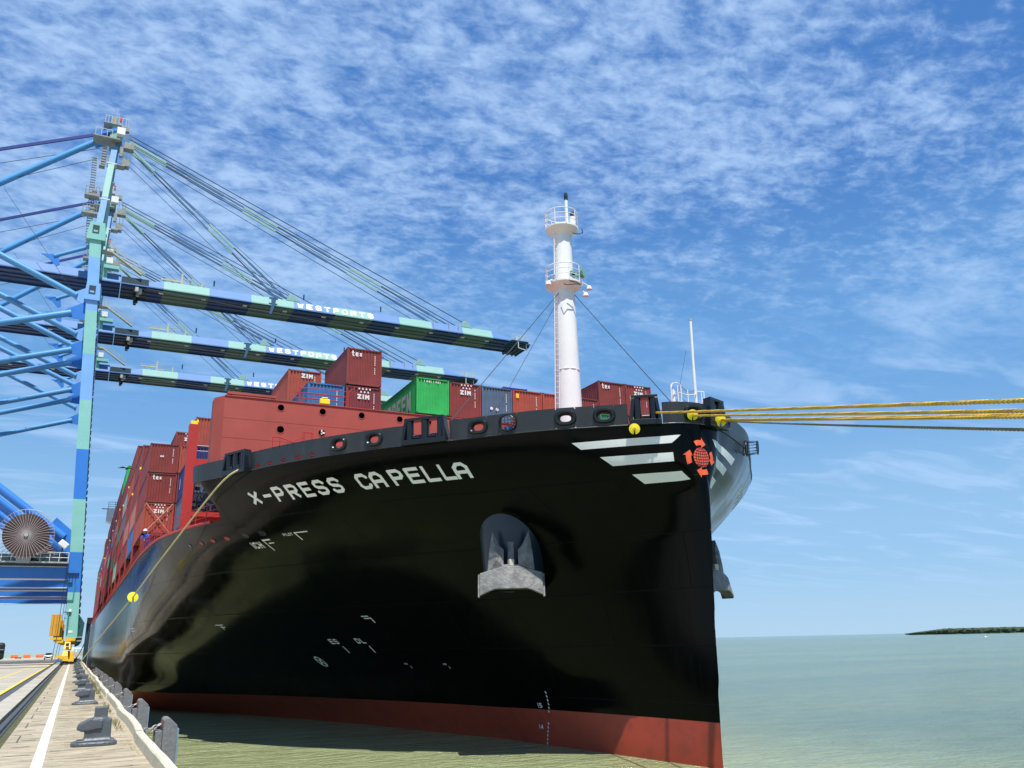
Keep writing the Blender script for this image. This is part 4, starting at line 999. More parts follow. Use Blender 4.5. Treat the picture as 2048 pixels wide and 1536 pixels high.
# ================================================================== anchors and their housings
def anchor(sg):
    X = lambda x: x if sg < 0 else 2*XC-x-.3
    V = lambda x, y, z: Vector((X(x), y, z))
    # housing: a tapering steel shell that grows out of the flare, part of the ship
    mb = MB(); n = 36; ax0 = Vector((18.12, 39.05, 0)); ax1 = Vector((18.12, 39.05, 0)); Vv = []
    levels = [(9.2,1.86),(8.2,1.80),(7.2,1.73),(6.2,1.64),(5.2,1.54),(4.2,1.45)]
    for z, r in levels:
        f = (9.2-z)/4.85; c = ax0.lerp(ax1, f)
        for i in range(n):
            t = 2*math.pi*i/n; Vv.append(V(c.x+r*math.cos(t), c.y+r*math.sin(t), z))
    F = [(k*n+i, k*n+(i+1) % n, (k+1)*n+(i+1) % n, (k+1)*n+i) for k in range(len(levels)-1) for i in range(n)]
    # keep only what is outside of the hull shell
    def outside(p): return abs(p.x-XC) > hb(p.y, p.z)-.06
    F = [f for f in F if any(outside(Vv[j]) for j in f)]
    mb.add(Vv, F)
    # inner wall
    Vi = []
    for z, r in levels:
        f = (9.2-z)/4.85; c = ax0.lerp(ax1, f)
        for i in range(n):
            t = 2*math.pi*i/n; Vi.append(V(c.x+(r-.12)*math.cos(t), c.y+(r-.12)*math.sin(t), z))
    mb.add(Vi, [f[::-1] for f in F])
    mb.build('anchor_housing', M_hous, ship, smooth=True, fix=False)
    mb = MB(); z, r = levels[-1]
    mb.path([V(ax1.x+(r-.05)*math.cos(t), ax1.y+(r-.05)*math.sin(t), z) for t in [2*math.pi*i/n for i in range(n+1)]], .075, 8); mb.build('housing_lip', M_hous, ship, smooth=True)
    mb = MB(); mb.lathe([(0,.02),(1.3,.02),(1.3,0),(0,0)], V(ax1.x, ax1.y, 5.9), n); mb.build('housing_roof', M_fit, ship)
    c = V(17.06, 37.2, 5.15); nrm = Vector((-.45*(-sg)*-1 if False else (-.45 if sg < 0 else .45), -.89, 0)).normalized(); T = Vector((-nrm.y*1, nrm.x, 0)); T = T if T.x*(-sg) > 0 or True else -T
    if T.x < 0: T = -T
    t = thing('anchor', V(17.9, 38.4, 4.0), ['weathered steel anchor stowed against the dark port bow, flukes pointing up','second anchor seen in profile beyond the stem on the far bow'][sg > 0], 'anchor', 'bow anchors')
    def A(u, w, z): return c+T*u+nrm*w+Vector((0,0,z))     # u along, w outward, z relative
    tilt = lambda z: .18-.22*z        # the head stands out more at its foot
    # crown: arched block across the bottom
    mb = MB(); nn = 16; W_ = 1.5
    front = []
    for i in range(nn+1):
        u = -W_+2*W_*i/nn; q = abs(u)/W_
        zt_ = .02-.32*max(0, (q-.25)/.75)**1.0; zb_ = -1.05+.0*q-.30*max(0, q-.55)/.45
        front.append((u, zb_, zt_))
    Vv = []
    for u, zb_, zt_ in front:
        for w0 in (-.55, .0):
            bulge = .18*(1-(abs(u)/W_)**2)
            Vv += [A(u, w0+tilt(zb_)+(bulge if w0 == 0 else 0), zb_), A(u, w0+tilt(zt_)+(bulge if w0 == 0 else 0)-.02, zt_)]
    F = []
    for i in range(nn):
        a, b = i*4, i*4+4
        F += [(a+2,b+2,b+3,a+3), (a,a+1,b+1,b), (a,b,b+2,a+2), (a+1,a+3,b+3,b+1)]
    F += [(0,2,3,1), (nn*4,nn*4+1,nn*4+3,nn*4+2)]
    mb.add(Vv, F); mb.build('crown', M_steel, t, bevel=.03)
    mb = MB(); mb.prism([A(-.45,.22,.10),A(.45,.22,.10),A(.42,.46,-.95),A(-.42,.46,-.95)], -nrm*.3); mb.build('crown_centre', M_steel, t, bevel=.03)
    for s in (-1, 1):
        mb = MB()
        P = [A(s*1.14,.16,-.32), A(s*.36,.20,.0), A(s*.34,.10,.80), A(s*.58,.0,1.08), A(s*.88,-.08,1.72), A(s*1.04,.06,.75)]
        cen = A(s*.70,.30,.30); cen2 = A(s*.80,.14,1.1)
        B = [p-nrm*.28 for p in P]
        mb.add(P+B+[cen, cen2], [(0,1,12),(1,2,12),(2,13,12),(2,3,13),(3,4,13),(4,5,13),(5,12,13),(5,0,12)]+[(6,11,10,9,8,7)]+[(i, (i+1) % 6, 6+(i+1) % 6, 6+i) for i in range(6)])
        mb.build('fluke', M_steel, t)
        mb = MB(); mb.bx(0,0,0,0,0,0); mb = MB(); e = A(s*(W_-.03), .05, -.85); mb.prism([A(s*W_,.08,-.34), A(s*W_,-.5,-.34), A(s*W_,-.25,-1.42), A(s*W_,.42,-1.42)], T*s*.09); mb.build('end_plate', M_steel, t, bevel=.015)
    mb = MB(); mb.bar(A(0,-.05,-.05), A(0,-.55,1.2), .30, .28); mb.build('shank', M_steel, t, bevel=.03)
    mb = MB(); mb.box(A(0,.18,.18), (.26,.26,.34)); mb.build('shackle', M_shk, t, bevel=.04)
    return t
M_hous = mat('anchor_housing_navy', (.012,.026,.05), .33, var=.15, vscale=1)
M_shk = mat('shackle_pale', (.62,.56,.46), .6, var=.15, vscale=6)
anchor(-1); anchor(1)
# ================================================================== containers
CC = {'maroon': (.22,.038,.030), 'brick': (.36,.070,.040), 'wine': (.19,.030,.036), 'blue': (.03,.16,.38), 'slate': (.085,.13,.20), 'green': (.03,.42,.09), 'dgreen': (.04,.20,.09), 'grey': (.26,.31,.33), 'navy': (.02,.035,.16), 'royal': (.015,.06,.55), 'pale': (.23,.52,.40), 'rose': (.40,.17,.13)}
CM = {}
for k, c in CC.items(): CM[k] = mat('container_'+k, c, .52, var=.17, vscale=.9, col2=tuple(min(1, x*.45+.02) for x in c), c2lo=.60, c2hi=.80)
M_cfdark = mat('container_recess', (.012,.01,.01), .8)
_cm = {}
CW, CH = 2.44, 2.62
def cont_meshes(col, Ln, rich):
    key = (col, Ln, rich)
    if key in _cm: return _cm[key]
    m = CM[col]; mb = MB(); fr = .09; d = .045
    # corrugated ends (period .24) and sides (period .28)
    def corr(y_or_x, a0, a1, per, plane, sgn, z0, z1):
        n = max(4, int(round((a1-a0)/per))); p = (a1-a0)/n; pts = []
        for i in range(n):
            b = a0+i*p; pts += [(b, 0), (b+p*.32, 0), (b+p*.5, 1), (b+p*.82, 1)]
        pts.append((a1, 0)); V = []
        for a, q in pts:
            o = y_or_x+sgn*(.02+d*q)
            for z in (z0, z1): V.append((a, o, z) if plane == 'y' else (o, a, z))
        mb.add(V, [(2*i, 2*i+2, 2*i+3, 2*i+1) for i in range(len(pts)-1)])
    corr(0, fr, CW-fr, .235, 'y', 1, .12, CH-.10); corr(Ln, fr, CW-fr, .235, 'y', -1, .12, CH-.10)
    corr(0, .16, Ln-.16, .28 if rich else .56, 'x', 1, .12, CH-.08); corr(CW, .16, Ln-.16, .28 if rich else .56, 'x', -1, .12, CH-.08)
    mb.quad((.03,.03,CH-.03),(CW-.03,.03,CH-.03),(CW-.03,Ln-.03,CH-.03),(.03,Ln-.03,CH-.03)); mb.quad((.03,.03,.06),(CW-.03,.03,.06),(CW-.03,Ln-.03,.06),(.03,Ln-.03,.06))
    body = mb
    f = MB()
    for x in (0, CW-.10):
        for y in (0, Ln-.14): f.bx(x, x+.10, y, y+.14, 0, CH-.02)
    for y in (0, Ln-.07): f.bx(.10, CW-.10, y, y+.07, 0, .13); f.bx(.10, CW-.10, y, y+.07, CH-.115, CH-.045)
    for x in (0, CW-.06): f.bx(x, x+.06, .14, Ln-.14, 0, .12); f.bx(x, x+.06, .14, Ln-.14, CH-.09, CH-.04)
    g = MB()
    if rich:
        for i in range(9): xx = .2+i*.235; g.bx(xx, xx+.12, -.004, .02, CH-.205, CH-.125)
        for x in (-.004, CW-.17):
            for z in (0, CH-.12):
                g.bx(x+.03, x+.14, -.006, .03, z+.03, z+.09)
        g.bx(.1, CW-.1, -.003, .02, -.03, .012)
    _cm[key] = (body.mesh('container_body', m), f.mesh('container_frame', m), g.mesh('container_recess', M_cfdark) if rich else None)
    return _cm[key]
M_cmark = mat('container_lettering', (.72,.70,.68), .55, var=.08, vscale=8)
M_cyl = mat('container_yellow_mark', (.8,.5,.05), .5)
def lo_mark(name, fn, par, m=None):
    mb = MB(); fn(mb); o = bpy.data.objects.new(name, mb.mesh(name, m or M_cmark, fix=False)); COL.objects.link(o); o.parent = par; return o
def front(x, y, k=0): return (x, -.012-.0012*k, y)
def m_zim(mb, x=.78, y=1.72, s=1.0):
    text_on(mb, 'ZIM', lambda u, v, k: front(x+u*s, y+v*s, k), .30, .34, .07, .30)
    for r, cnt in ((0,4),(1,3)):
        for i in range(cnt):
            cx = x+.13+.26*i*s*.95+(.13 if cnt == 3 else 0); cz = y+(.72-.22*r)*s
            if r == 1: cz = y+.50*s
            mb.add([front(cx+.065*s*math.cos(t), cz+.065*s*math.sin(t)) for t in [2*math.pi*i_/10 for i_ in range(10)]], [tuple(range(10))])
def m_tex(mb, x=.30, y=2.0, s=1.0): text_on(mb, 'tex', lambda u, v, k: front(x+u*s, y+v*s, k), .20, .40, .07, .19)
def m_num(mb, x=1.92, y=.85, n=11):
    for i in range(n):
        if i in (4,): continue
        mb.quad(front(x, y+i*.125), front(x+.055, y+i*.125), front(x+.055, y+i*.125+.085), front(x, y+i*.125+.085))
def m_green(mb):
    for i, c in enumerate('IIICIIII'): 
        text_on(mb, 'IOEI'[i % 4], lambda u, v, k: front(.55+i*.17+u, 2.28+v, k), .10, .13, .02, .28)
CN = 0
def container(x, y, z, col, Ln, label, rich=True, marks=(), group=None, side=None):
    b, f, g = cont_meshes(col, Ln, rich)
    t = thing('shipping_container', (x, y, z), label, 'container', group)
    o = bpy.data.objects.new('corrugated_body', b); COL.objects.link(o); o.parent = t
    o = bpy.data.objects.new('frame', f); COL.objects.link(o); o.parent = t
    if g is not None: o = bpy.data.objects.new('frame_recesses', g); COL.objects.link(o); o.parent = t; o['kind'] = 'stuff'
    for mk in marks:
        fn, nm = mk; lo_mark(nm, fn, t)
    if side: lo_mark('side_lettering', side, t)
    return t
def sidetext(txt, y0, z0, w, h, gap=.2, th=.18):
    return lambda mb: text_on(mb, txt, lambda u, v, k: (-.012-.0012*k, y0-u, z0+v), w, h, gap, th)
L20, L40 = 6.06, 12.19
cx = lambda k: 13.1+2.5*k
zim = (m_zim, 'logo'); tex = (m_tex, 'logo'); num = (m_num, 'serial_number')
TB = 2.66
# first bay (20 ft boxes standing just behind the breakwater)
z1 = 18.52-CH
F1 = 53.6
container(cx(0), F1, 18.54, 'maroon', L20, 'dark red container with a white three letter logo, highest of the stack above the breakwater', marks=(tex, num))
container(cx(0), F1, z1-.06, 'wine', L20, 'wine red container directly below the highest one, dots and logo on its end', marks=(zim, num))
container(cx(-1)-.05, F1, z1-.12, 'blue', L20, 'bright blue container behind the railing of the breakwater, left of the wine red one', marks=(num,))
container(cx(0), F1, z1-.06-TB, 'maroon', L20, 'dark red container hidden behind the breakwater under the wine red one', rich=False)
container(cx(-1)-.05, F1, z1-.12-TB, 'maroon', L20, 'dark red container hidden behind the breakwater under the blue one', rich=False)
zm = 19.62-CH
container(cx(2), F1, zm+.02, 'green', L40, 'bright green container with white lettering on its long side, in front of the mast', side=sidetext('NEERGREVE'[::-1], 10.6, .35, .85, 1.5, .22, .2), marks=((m_green, 'owner_name'),))
container(cx(3), F1, zm-.04, 'maroon', L20, 'dark red container with white dots and logo, right beside the bright green one', marks=(zim, num))
def m_round(mb):
    for xx in (.75, 1.2): mb.add([front(xx+.12*math.cos(t), .95+.12*math.sin(t)-.1*(xx-.75)) for t in [2*math.pi*i/12 for i in range(12)]], [tuple(range(12))])
container(cx(4), F1, zm-.05, 'slate', L20, 'slate blue container between the dark red one and the brick red ones', marks=(num, (m_round, 'round_stickers')))
def m_ybox(mb): mb.quad(front(.25,1.95), front(.5,1.95), front(.5,2.3), front(.25,2.3))
t = container(cx(5), F1, zm-.04, 'brick', L20, 'brick red container with a small yellow square, right of the slate blue one', marks=(num,)); lo_mark('yellow_square', m_ybox, t, M_cyl)
container(cx(6), F1, zm-.04, 'brick', L20, 'brick red container close to the left side of the foremast', marks=(num,))
container(cx(7), F1, zm-.06, 'maroon', L20, 'dark red container standing mostly behind the foremast', marks=(num,))
for k in (8, 9):
    container(cx(k), F1, 18.52, 'maroon', L20, ['dark red container with a three letter logo, right of the foremast','dark red container with dots and logo, rightmost of all beside the foremast'][k-8], marks=((tex, num) if k == 8 else (zim, num)))
    container(cx(k), F1, 18.52-TB, ['dgreen','maroon'][k-8], L20, ['dark green container under the logo container right of the foremast','dark red container under the rightmost one, mostly behind the roller fairlead'][k-8], marks=(num,))
for k in range(2, 8): container(cx(k), F1, zm-.06-TB, ['maroon','slate','brick'][k % 3], L20, 'hidden %s container below the %s one behind the bulwark' % (['dark red','slate blue','brick red'][k % 3], ['first','second','third','fourth','fifth','sixth'][k-2]), rich=False)
# second 20 ft bay
F2 = 60.0
container(cx(-1)-.1, F2, 18.58, 'brick', L20, 'orange red container with white logo, left of the highest one, behind the blue one', marks=((lambda mb: m_zim(mb, .95, 2.0, .01) if False else text_on(mb, 'ZIM', lambda u, v, k: front(.95+u, 2.02+v, k), .30, .34, .07, .30), 'logo'), num))
container(cx(-1)-.1, F2, 18.58-TB, 'maroon', L20, 'dark red container below the orange red one, hidden by the blue one', rich=False)
for k in range(0, 9): container(cx(k), F2, 15.8, ['maroon','brick','slate'][k % 3], L20, '%s container hidden in the second bay behind the breakwater, column %s from port' % (['dark red','brick red','slate blue'][k % 3], ['one','two','three','four','five','six','seven','eight','nine'][k]), rich=False)
container(34.2-3.2, 66.2, 21.3, 'royal', L20, 'small royal blue container with a bright roof edge, high behind the brick red ones', marks=())
container(34.2-3.2+2.55, 66.0, 21.05, 'pale', L20, 'pale green container beside the royal blue one, high behind the brick red ones', marks=())
# third bay, forward of the lashing bridge, port side; Y 67.5
F3 = 67.6
for i, (c, lab) in enumerate((('slate','lower slate blue container whose long side shows left of the red bridge pillar'), ('navy','upper dark blue container with white marks, its long side left of the red bridge pillar'))):
    container(5.35, F3, 11.35+TB*i, c, L40, lab, rich=True, side=(lambda mb: [mb.quad((-.012,y,z),(-.012,y-.5,z),(-.012,y-.5,z+.9),(-.012,y,z+.9)) for y, z in ((10.5,.9),(7,.5),(3.2,1.1))]) if i else None)
container(5.35, F3+1.5, 11.35+TB*2, 'brick', L20*1.0, 'brick red container on the two blue ones beside the red bridge pillar', marks=(num,))
# outer columns aft along the port side; every bay as tall as it shows
X0 = 2.78
BAYS = [(80.0,3),(93.4,4),(106.2,5),(119.4,5),(132.6,6),(145.8,6),(159,6),(172.6,6),(188.6,6),(201.8,6),(226,6),(240,5),(254,5),(268,5),(282,5)]
pal = ['maroon','brick','wine','maroon','rose','maroon','slate','maroon','brick','grey','maroon','pale','wine','dgreen','navy']
random.seed(13)
def m_dots(mb): 
    for xx in (.95, 1.12): mb.add([front(xx+.07*math.cos(t), 1.45+.09*math.sin(t)) for t in [2*math.pi*i/10 for i in range(10)]], [tuple(range(10))])
CN_ = {'maroon':'dark red','rose':'faded pink red','brick':'brick red','blue':'blue','pale':'pale green','dgreen':'dark green','green':'bright green','wine':'wine red','slate':'slate blue','grey':'pale grey','navy':'navy blue'}
NUMW = ['one','two','three','four','five','six','seven','eight','nine','ten','eleven','twelve','thirteen','fourteen','fifteen']
TIER = ['lowest','second','third','fourth','fifth','sixth']
for k in range(4):
    for c in range(1, 4):
        hid = not (k == 3 and c == 1)
        container(X0+2.5*c, 86.2, 11.38+TB*k, 'maroon' if (k+c) % 2 == 0 or k == 3 else 'slate', L20, ('high dark red container with a sideways logo left of the red bridge pillar' if not hid else 'container in row %s behind the nearest port side stack, %s tier' % (NUMW[c], TIER[k])), rich=not hid or k == 3, marks=(zim, num) if not hid else ())
        if k < 3 and c == 1: container(X0+2.5, 80.0, 11.38+TB*k, 'brick' if k == 2 else 'maroon', L20, ['lowest','second','third'][k]+' tier red container seen edge on beside the stack with lashing rods', marks=(num,))
for bi, (Y, n) in enumerate(BAYS):
    for c in range(0, 1 if bi == 0 else 2):
        for k in range(n):
            z = 11.38+TB*k; x = X0+2.5*c
            if bi == 0:
                lab = ['port side container with a cross of pale lashing rods over its red end', 'red container with a three letter logo above the one with crossed lashing rods', 'topmost red container of the nearest port side stack, with a pale stain'][k]
                mk = [(zim, num), ((lambda mb: m_tex(mb, .45, 2.0), 'logo'), num), (num, (m_dots, 'stain'))][k]
                container(x, Y, z, 'brick' if k == 0 else 'maroon', L40, lab, marks=mk); continue
            col = pal[(bi*5+k*3+c*7) % len(pal)]
            if bi == 4 and k == n-1: col = 'green'
            if bi == 2 and c == 0: col = ['maroon','rose','maroon','brick','maroon'][k]
            if bi == 1 and c == 0: col = ['blue','rose','maroon','maroon'][k]
            if bi == 4 and c == 0 and k < n-1: col = ['pale','maroon','dgreen','maroon','maroon'][k]
            if bi >= 11: col = 'maroon' if (k+bi) % 3 else 'slate'
            lab = '%s container, %s tier of %s stack %s from the bow' % (CN_[col], TIER[k], 'the outer port side' if c == 0 else 'the second row', NUMW[bi])
            container(x, Y, z, col, L40, lab, rich=bi < 5 and c == 0, marks=(num,) if bi < 5 and c == 0 else ())
# lashing rods crossed over the end of the lowest outer container
for s, lab in ((1, 'pale lashing rod rising to the right across the red container end'), (-1, 'pale lashing rod rising to the left across the red container end')):
    mb = MB(); a = (X0+1.22-s*.95, 79.75, 11.45); b = (X0+1.22+s*1.12, 79.85, 13.95); mb.tube(a, b, .030, 6); solo(mb, 'lashing_rod', a, mat('lashing_rod_pink', (.62,.33,.28), .55), lab, 'lashing rod')
# ================================================================== lashing bridges, railings, deck edge detail
lbm = M_redb
LY = [66.9+12.2, 92.7, 105.5, 118.7, 131.9, 145.1, 158.3, 171.9, 187.9, 201.1, 225.3, 239.3, 253.3, 267.3, 281.3]
def bridge(Y, H, x=X0+.05, first=False, w=.42):
    t = thing('lashing_bridge', (x, Y, ZD), '%s' % 'x', 'lashing bridge', 'red lashing bridges between the container bays')
    mb = MB(); mb.bx(x-.12, x-.12+w, Y-.35, Y+.25, ZD, H); mb.build('post', lbm, t)
    mb = MB(); mb.box((x-.12+w/2, Y-.05, H+.12), (w*1.25,.5,.24)); mb.build('yellow_cap', M_ylw, t)
    mb = MB(); mb.bx(x+w, x+9, Y-.25, Y+.1, 11.0, 11.15); mb.bx(x+w, x+9, Y-.25, Y+.1, min(H-3,16), min(H-3,16)+.15); mb.build('walkway', lbm, t)
    for k in (1, 2, 3):
        mb = MB(); mb.bx(x+2.5*k-.1, x+2.5*k+.1, Y-.2, Y+.1, ZD, H-2.2); mb.build('inner_post', lbm, t)
    return t
hts = [None,19.2,18.6,21.6,21.2,22.5,22.5,22.5,22.5,22.5,22.5,21.2,21,21,21]
ordn = ['first','second','third','fourth','fifth','sixth','seventh','eighth','ninth','tenth','eleventh','twelfth','thirteenth','fourteenth','fifteenth']
for i, Y in enumerate(LY):
    if i == 0: continue
    t = bridge(Y, hts[i]); t['label'] = 'red lashing bridge post with yellow cap, %s one aft along the port side' % ordn[i]
# big bridge between breakwater and the third bay
t = thing('lashing_bridge', (5.0, 66.6, ZD), 'broad red lashing bridge pillar with a yellow cap just aft of the breakwater', 'lashing bridge', 'red lashing bridges between the container bays')
mb = MB(); mb.bx(4.62, 5.28, 66.0, 66.7, ZD, 17.9); mb.build('post', lbm, t)
mb = MB(); mb.box((4.95,66.3,18.02),(.5,.5,.3)); mb.box((5.2,66.3,18.22),(.12,.12,.2)); mb.build('yellow_cap', M_ylw, t)
mb = MB(); mb.bx(5.28, 9.2, 66.1, 66.6, 14.35, 15.3); mb.bx(5.28, 9.2, 66.1, 66.6, 11.0, 11.35); mb.build('cross_beam', lbm, t)
mb = MB(); mb.bx(5.28, 9.2, 66.4, 66.45, 8.97, 11.0); mb.build('lower_plate', lbm, t)
mb = MB()
for z in (15.9, 16.3): mb.tube((5.3,66.1,z),(9,66.1,z),.02,5)
mb.build('wire_rail', M_cwhite, t)
mb = MB(); mb.box((7.0,65.2,15.7),(.5,.4,.75)); mb.build('yellow_box', M_ylw, t, bevel=.04)
mb = MB(); random.seed(4)
for i in range(60): mb.box((random.uniform(5.4,8), 66.9, random.uniform(11.5,14.2)), (random.uniform(.1,.3),.2,random.uniform(.1,.4)), [M_cable, mat('gear_navy',(.02,.03,.07),.6)][i % 2])
mb.build('stowed_lashing_gear', None, t)['kind'] = 'stuff'
# deck edge railing and stanchions under the stacks
rl = thing('deck_railing', (X0-.1, 75, ZD), 'red deck edge railing running aft along the port side below the containers', 'railing')
mb = MB(); Y = 53.4
def rx(Y): return XC-hb(Y, ZD)+.12
while Y < 300:
    mb.tube((rx(Y),Y,ZD),(rx(Y),Y,ZD+1.1),.025 if Y < 110 else .05,5); Y += 1.5 if Y < 110 else 2.5
mb.build('stanchions', lbm, rl)['kind'] = 'stuff'
for z in (.4,.75,1.1):
    mb = MB(); mb.path([(rx(y),y,ZD+z) for y in [53.4+2.2*i for i in range(113)]], .02, 5); mb.build('rail', lbm, rl)
ped = thing('container_pedestals', (X0+.3, 80, ZD), 'row of dark red pedestals carrying the outer container stacks above the deck', 'pedestals')
for bi, (Y, n) in enumerate(BAYS):
    mb = MB(); mb.bx(X0, X0+.35, Y, Y+.5, ZD, 11.3); mb.bx(X0+2.1, X0+2.45, Y, Y+.5, ZD, 11.3); mb.bx(X0, X0+10, Y, Y+.4, 11.15, 11.36); mb.build('pedestal', mat('pedestal_red', (.20,.035,.028), .6), ped)
    mb = MB(); mb.bx(X0, X0+.35, Y+11.6, Y+12.1, ZD, 11.3); mb.bx(X0+.05, X0+10, Y+11.7, Y+12.0, 11.15, 11.36); mb.build('pedestal', mat('pedestal_red', (.20,.035,.028), .6), ped)
mb = MB(); mb.bx(X0+1.6, 44, 79, 296, ZD-.02, 11.1); mb.bx(8, 39, 53, 79, ZD-.02, 11.1); mb.build('hatch_coaming', mat('coaming_dark', (.05,.014,.012), .8), ship)
random.seed(2)
for i in range(46):
    Y = 84+i*2.3; mb = MB(); mb.box((X0+.25, Y, ZD+.35), (.22,.25,.7)); mb.build('deck_vent', mat('deck_vent_dark', (.07,.03,.025), .7), ship) if i % 2 else mb.build('deck_lamp', mat('deck_lamp_tan', (.42,.26,.16), .6), ship)
# wheelhouse with its bridge wing
wh = thing('wheelhouse', (23.6, 217, 11), 'white wheelhouse with its bridge wing reaching out beyond the container stacks', 'wheelhouse')
mb = MB(); mb.bx(8, 39.2, 215.4, 224, 11, 34.5); mb.build('tower', M_mast, wh)
mb = MB(); P = [(2.0,213.6,29.9),(8,213.6,28.6),(8,213.6,32.8),(2.0,213.6,32.8)]; mb.prism(P, (0,3.4,0)); mb.prism([(47.2-x,y,z) for x, y, z in P], (0,3.4,0)); mb.build('bridge_wing', M_mast, wh)
mb = MB()
for z in (33.2,33.7,34.2): mb.tube((2.2,213.6,z),(8,213.6,z),.06,5)
for x in (2.2,3.6,5,6.4): mb.tube((x,213.6,32.8),(x,213.6,34.2),.06,5)
mb.tube((.9,213.6,32.6),(2.2,213.6,32.6),.12,6); mb.build('guard_rail', M_cgrey, wh)
# ================================================================== sailor at the rail
def sailor():
    t = thing('person', (3.02, 73.6, ZD), 'person in blue overalls and white helmet leaning on the red deck railing below the containers', 'person')
    B = {'pel':(0,0,.95,.18),'chest':(-.05,-.22,1.28,.22),'neck':(-.07,-.34,1.50,.065),'head0':(-.08,-.39,1.60,.10),'head':(-.08,-.41,1.70,.12),
         'hl':(-.11,0,.9,.10),'kl':(-.13,-.06,.48,.075),'al':(-.13,.04,.09,.055),'tl':(-.13,-.12,.04,.045),'hr':(.11,0,.9,.10),'kr':(.16,-.02,.48,.075),'ar':(.2,.1,.09,.055),'tr':(.2,-.06,.04,.045),
         'sl':(-.22,-.26,1.40,.075),'el':(-.38,-.40,1.16,.05),'wl':(-.30,-.62,1.10,.035),'fl':(-.28,-.70,1.10,.04),'sr':(.13,-.26,1.40,.075),'er':(.28,-.42,1.16,.05),'wr':(.14,-.62,1.10,.035),'fr':(.12,-.70,1.10,.04)}
    E = [('pel','chest'),('chest','neck'),('neck','head0'),('head0','head'),('pel','hl'),('hl','kl'),('kl','al'),('al','tl'),('pel','hr'),('hr','kr'),('kr','ar'),('ar','tr'),('chest','sl'),('sl','el'),('el','wl'),('wl','fl'),('chest','sr'),('sr','er'),('er','wr'),('wr','fr')]
    ks = list(B); me = bpy.data.meshes.new('body'); me.from_pydata([B[k][:3] for k in ks], [(ks.index(a), ks.index(b)) for a, b in E], [])
    o = bpy.data.objects.new('body', me); COL.objects.link(o); o.parent = t; o.rotation_euler.z = R(-35)
    s = o.modifiers.new('skin', 'SKIN')
    for i, k in enumerate(ks): me.skin_vertices[0].data[i].radius = (B[k][3], B[k][3])
    me.skin_vertices[0].data[0].use_root = True
    o.modifiers.new('sub', 'SUBSURF').render_levels = 2
    m = bpy.data.materials.new('overalls_and_skin'); m.use_nodes = True; n = m.node_tree.nodes; l = m.node_tree.links
    tc = n.new('ShaderNodeTexCoord'); sp = n.new('ShaderNodeSeparateXYZ'); l.new(tc.outputs['Object'], sp.inputs[0])
    r = n.new('ShaderNodeMapRange'); r.inputs[1].default_value = 1.5; r.inputs[2].default_value = 1.52; l.new(sp.outputs[2], r.inputs[0])
    mx = n.new('ShaderNodeMix'); mx.data_type = 'RGBA'; mx.inputs[6].default_value = (.02,.10,.55,1); mx.inputs[7].default_value = (.30,.16,.10,1); l.new(r.outputs[0], mx.inputs[0]); l.new(mx.outputs[2], n['Principled BSDF'].inputs['Base Color']); n['Principled BSDF'].inputs['Roughness'].default_value = .8
    me.materials.append(m)
    def loc(x, y, z): c, s_ = math.cos(R(-35)), math.sin(R(-35)); return Vector((x*c-y*s_, x*s_+y*c, z))+t.location
    mb = MB(); mb.lathe([(.165,-.02),(.15,.0),(.135,.06),(.10,.13),(.0,.16)], loc(-.08,-.42,1.72), 16); mb.build('helmet', M_cwhite, t, smooth=True)
    for s_ in (-1, 1):
        mb = MB(); mb.box(loc(-.08+s_*.14, -.2, 1.2), (.05,.03,.5)); mb.build('reflective_stripe', M_mark, t)
sailor()
